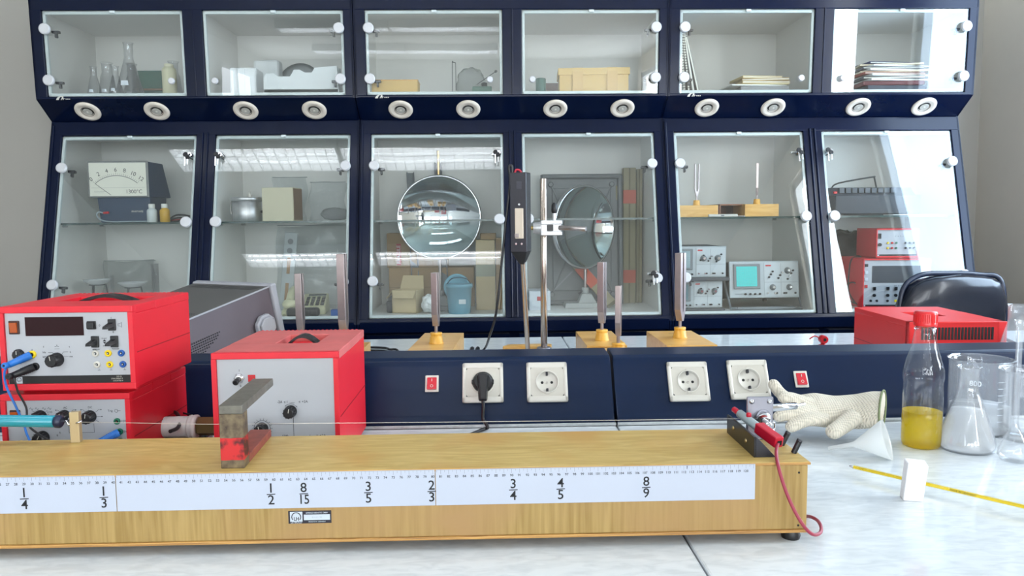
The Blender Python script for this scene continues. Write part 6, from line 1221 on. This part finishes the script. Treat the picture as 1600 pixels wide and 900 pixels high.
# ---- sixth compartment ----
p = V((at(1372, 320, 3.27).x, 3.36, SZ)); t = thing('black_recorder', 'long dark device with a row of keys on the shelf of the right cabinet', 'device', p); DK = mat('device_dark', (32, 35, 44), .45)
W_ = (at(1452, 320, 3.25).x-at(1318, 320, 3.25).x)/2; zz = at(1372, 292, 3.25).z-SZ
m = MB(); m.box(-W_, W_, -.09, .09, .006, zz*.72, DK, .004); m.hexa([(-W_-.015, -.085, zz*.70), (W_-.02, -.085, zz*.70), (W_-.02, .09, zz*.70), (-W_-.015, .09, zz*.70), (-W_-.01, -.06, zz), (W_-.03, -.06, zz), (W_-.03, .08, zz), (-W_-.01, .08, zz)], DK, .003); m.box(-W_+.01, W_-.01, -.06, .06, 0, .007, BLACK); m.build('casing', t)
m = MB()
for k in range(9): m.box(-W_+.02+k*.028, -W_+.042+k*.028, -.082, -.060, zz*.80, zz*.98, INSTD, .001)
m.box(-W_-.004, -W_+.01, -.083, -.07, zz*.78, zz*.86, JC['red'], .001); m.build('keys', t)
m = MB(); m.tube([(-W_+.0, -.05, zz), (-W_+.03, -.05, zz+.02), (W_*-.05, -.05, zz+.045), (.0, -.05, zz+.042), (.01, -.05, zz)], .0035, BLACK, 7, 4); m.build('carry_handle', t)
pile([('paper_sheet', 'white papers lying before the dark device on the right cabinet shelf', .2, .07, .003, 0, 4, (228, 228, 222))], 1430, 3.19, SZ, None)
DB2 = clear('black_bag', (.10, .11, .13), 1.45, .12, haze=.75, hazecol=(.03, .032, .04), bump=1, bs=34, k=2)
bag('dark_bag', 'crumpled dark bag behind the red instruments in the right cabinet', V((at(1335, 430, 3.42).x, 3.45, FZ)), .14, .055, .155, 21.3, m=DB2, sq=4)
REDL = mat('red_case_dark', (206, 26, 38), .45)
def smallpsu(name, label, px0, px1, py0, z0, Y, D, kind):
    a, b = at(px0, 430, Y), at(px1, 430, Y); W = b.x-a.x; H = at((px0+px1)/2, py0, Y).z-z0; t = thing(name, label, 'power supply', V((a.x, Y, z0)), R(-6), group='red instruments in the right cabinet')
    m = MB(); m.box(0, W, .004, D, .004, H, REDL, .003); m.box(.01, W-.01, .02, D-.02, 0, .006, REDL); 
    for q in ((0, W, .003, .010), (0, W, H-.006, H), (0, .005, .003, H), (W-.005, W, .003, H)): m.box(q[0], q[1], -.004, .006, q[2], q[3], REDL, .001)
    m.build('case', t); f = MB(FR((0, .0025, 0))); f.box(.005, W-.005, .009, H-.006, -.002, .001, PANEL); f.box(.005, W-.005, .009, .017, .0009, .0016, BLACK); f.box(.008, .014, .010, .016, .0014, .0019, LGR)
    if kind == 2: f.box(W*.14, W*.86, H*.52, H*.86, .0005, .0025, mat('dark_window', (62, 68, 78), .2), .001)
    f.line(W*.15, H*.34, W*.9, H*.34, .0006, .0013, GREYINK); f.text('V   A   R   L' if kind == 1 else 'CH   A   B   C', W*.55, H*(.74 if kind == 1 else .46), .007, INK, .0013); f.build('front_panel', t)
    k = MB(FR((0, .0008, 0)))
    if kind == 1:
        k.box(W*.05, W*.12, H*.66, H*.84, 0, .004, BLACK, .001); k.disc(W*.09, H*.46, .007, 0, .008, BLACK, 16, .001)
        for i, x in enumerate((.28, .38, .48, .70, .8, .9)):
            for j in (0, 1): k.disc(W*x, H*(.52-j*.17), .0045, 0, .005, [JC['yellow'], JC['red'], JC['green']][i] if i < 3 else BLACK, 12, .001)
    else:
        for i in range(4): k.box(W*.03, W*.075, H*(.84-i*.14), H*(.90-i*.14), 0, .004, BLACK if i == 0 else (JC['red'] if i == 3 else LGR), .001)
        for i, x in enumerate((.18, .38, .5, .62, .74, .84)): k.box(W*x-.006, W*x+.006, H*.37, H*.44, 0, .004, BLACK, .001); k.disc(W*x, H*.27, .0065, 0, .006, BLACK, 14, .001)
        for i, x in enumerate((.13, .22, .38, .5, .62, .74)): k.disc(W*x, H*.16, .005, 0, .005, [BLACK, BLACK, BLACK, JC['yellow'], BLACK, JC['yellow']][i], 12, .001)
    k.build('controls', t); return t, H
t, H2 = smallpsu('power_supply', 'larger red instrument with a dark window, lower of the two in the right cabinet', 1348, 1448, 404, FZ, 3.13, .26, 2)
t, H1 = smallpsu('power_supply', 'smaller red instrument stacked on the larger one in the right cabinet', 1367, 1430, 357, FZ+H2, 3.15, .22, 1)
m = MB(); p = V((at(1338, 450, 3.2).x, 3.2, FZ)); m.tube([(.045, .06, .21), (.0, .05, .20), (-.02, .03, .13), (-.03, 0, .06), (.0, -.02, .01), (.02, -.01, .04), (.0, .01, .10), (-.03, .02, .09), (-.02, .02, .03), (.02, .0, .006)], .0032, BLKC, 7, 5); tag(m.build('hanging_cable', None, p), 'black cable hanging beside the red instruments in the right cabinet', 'cable')
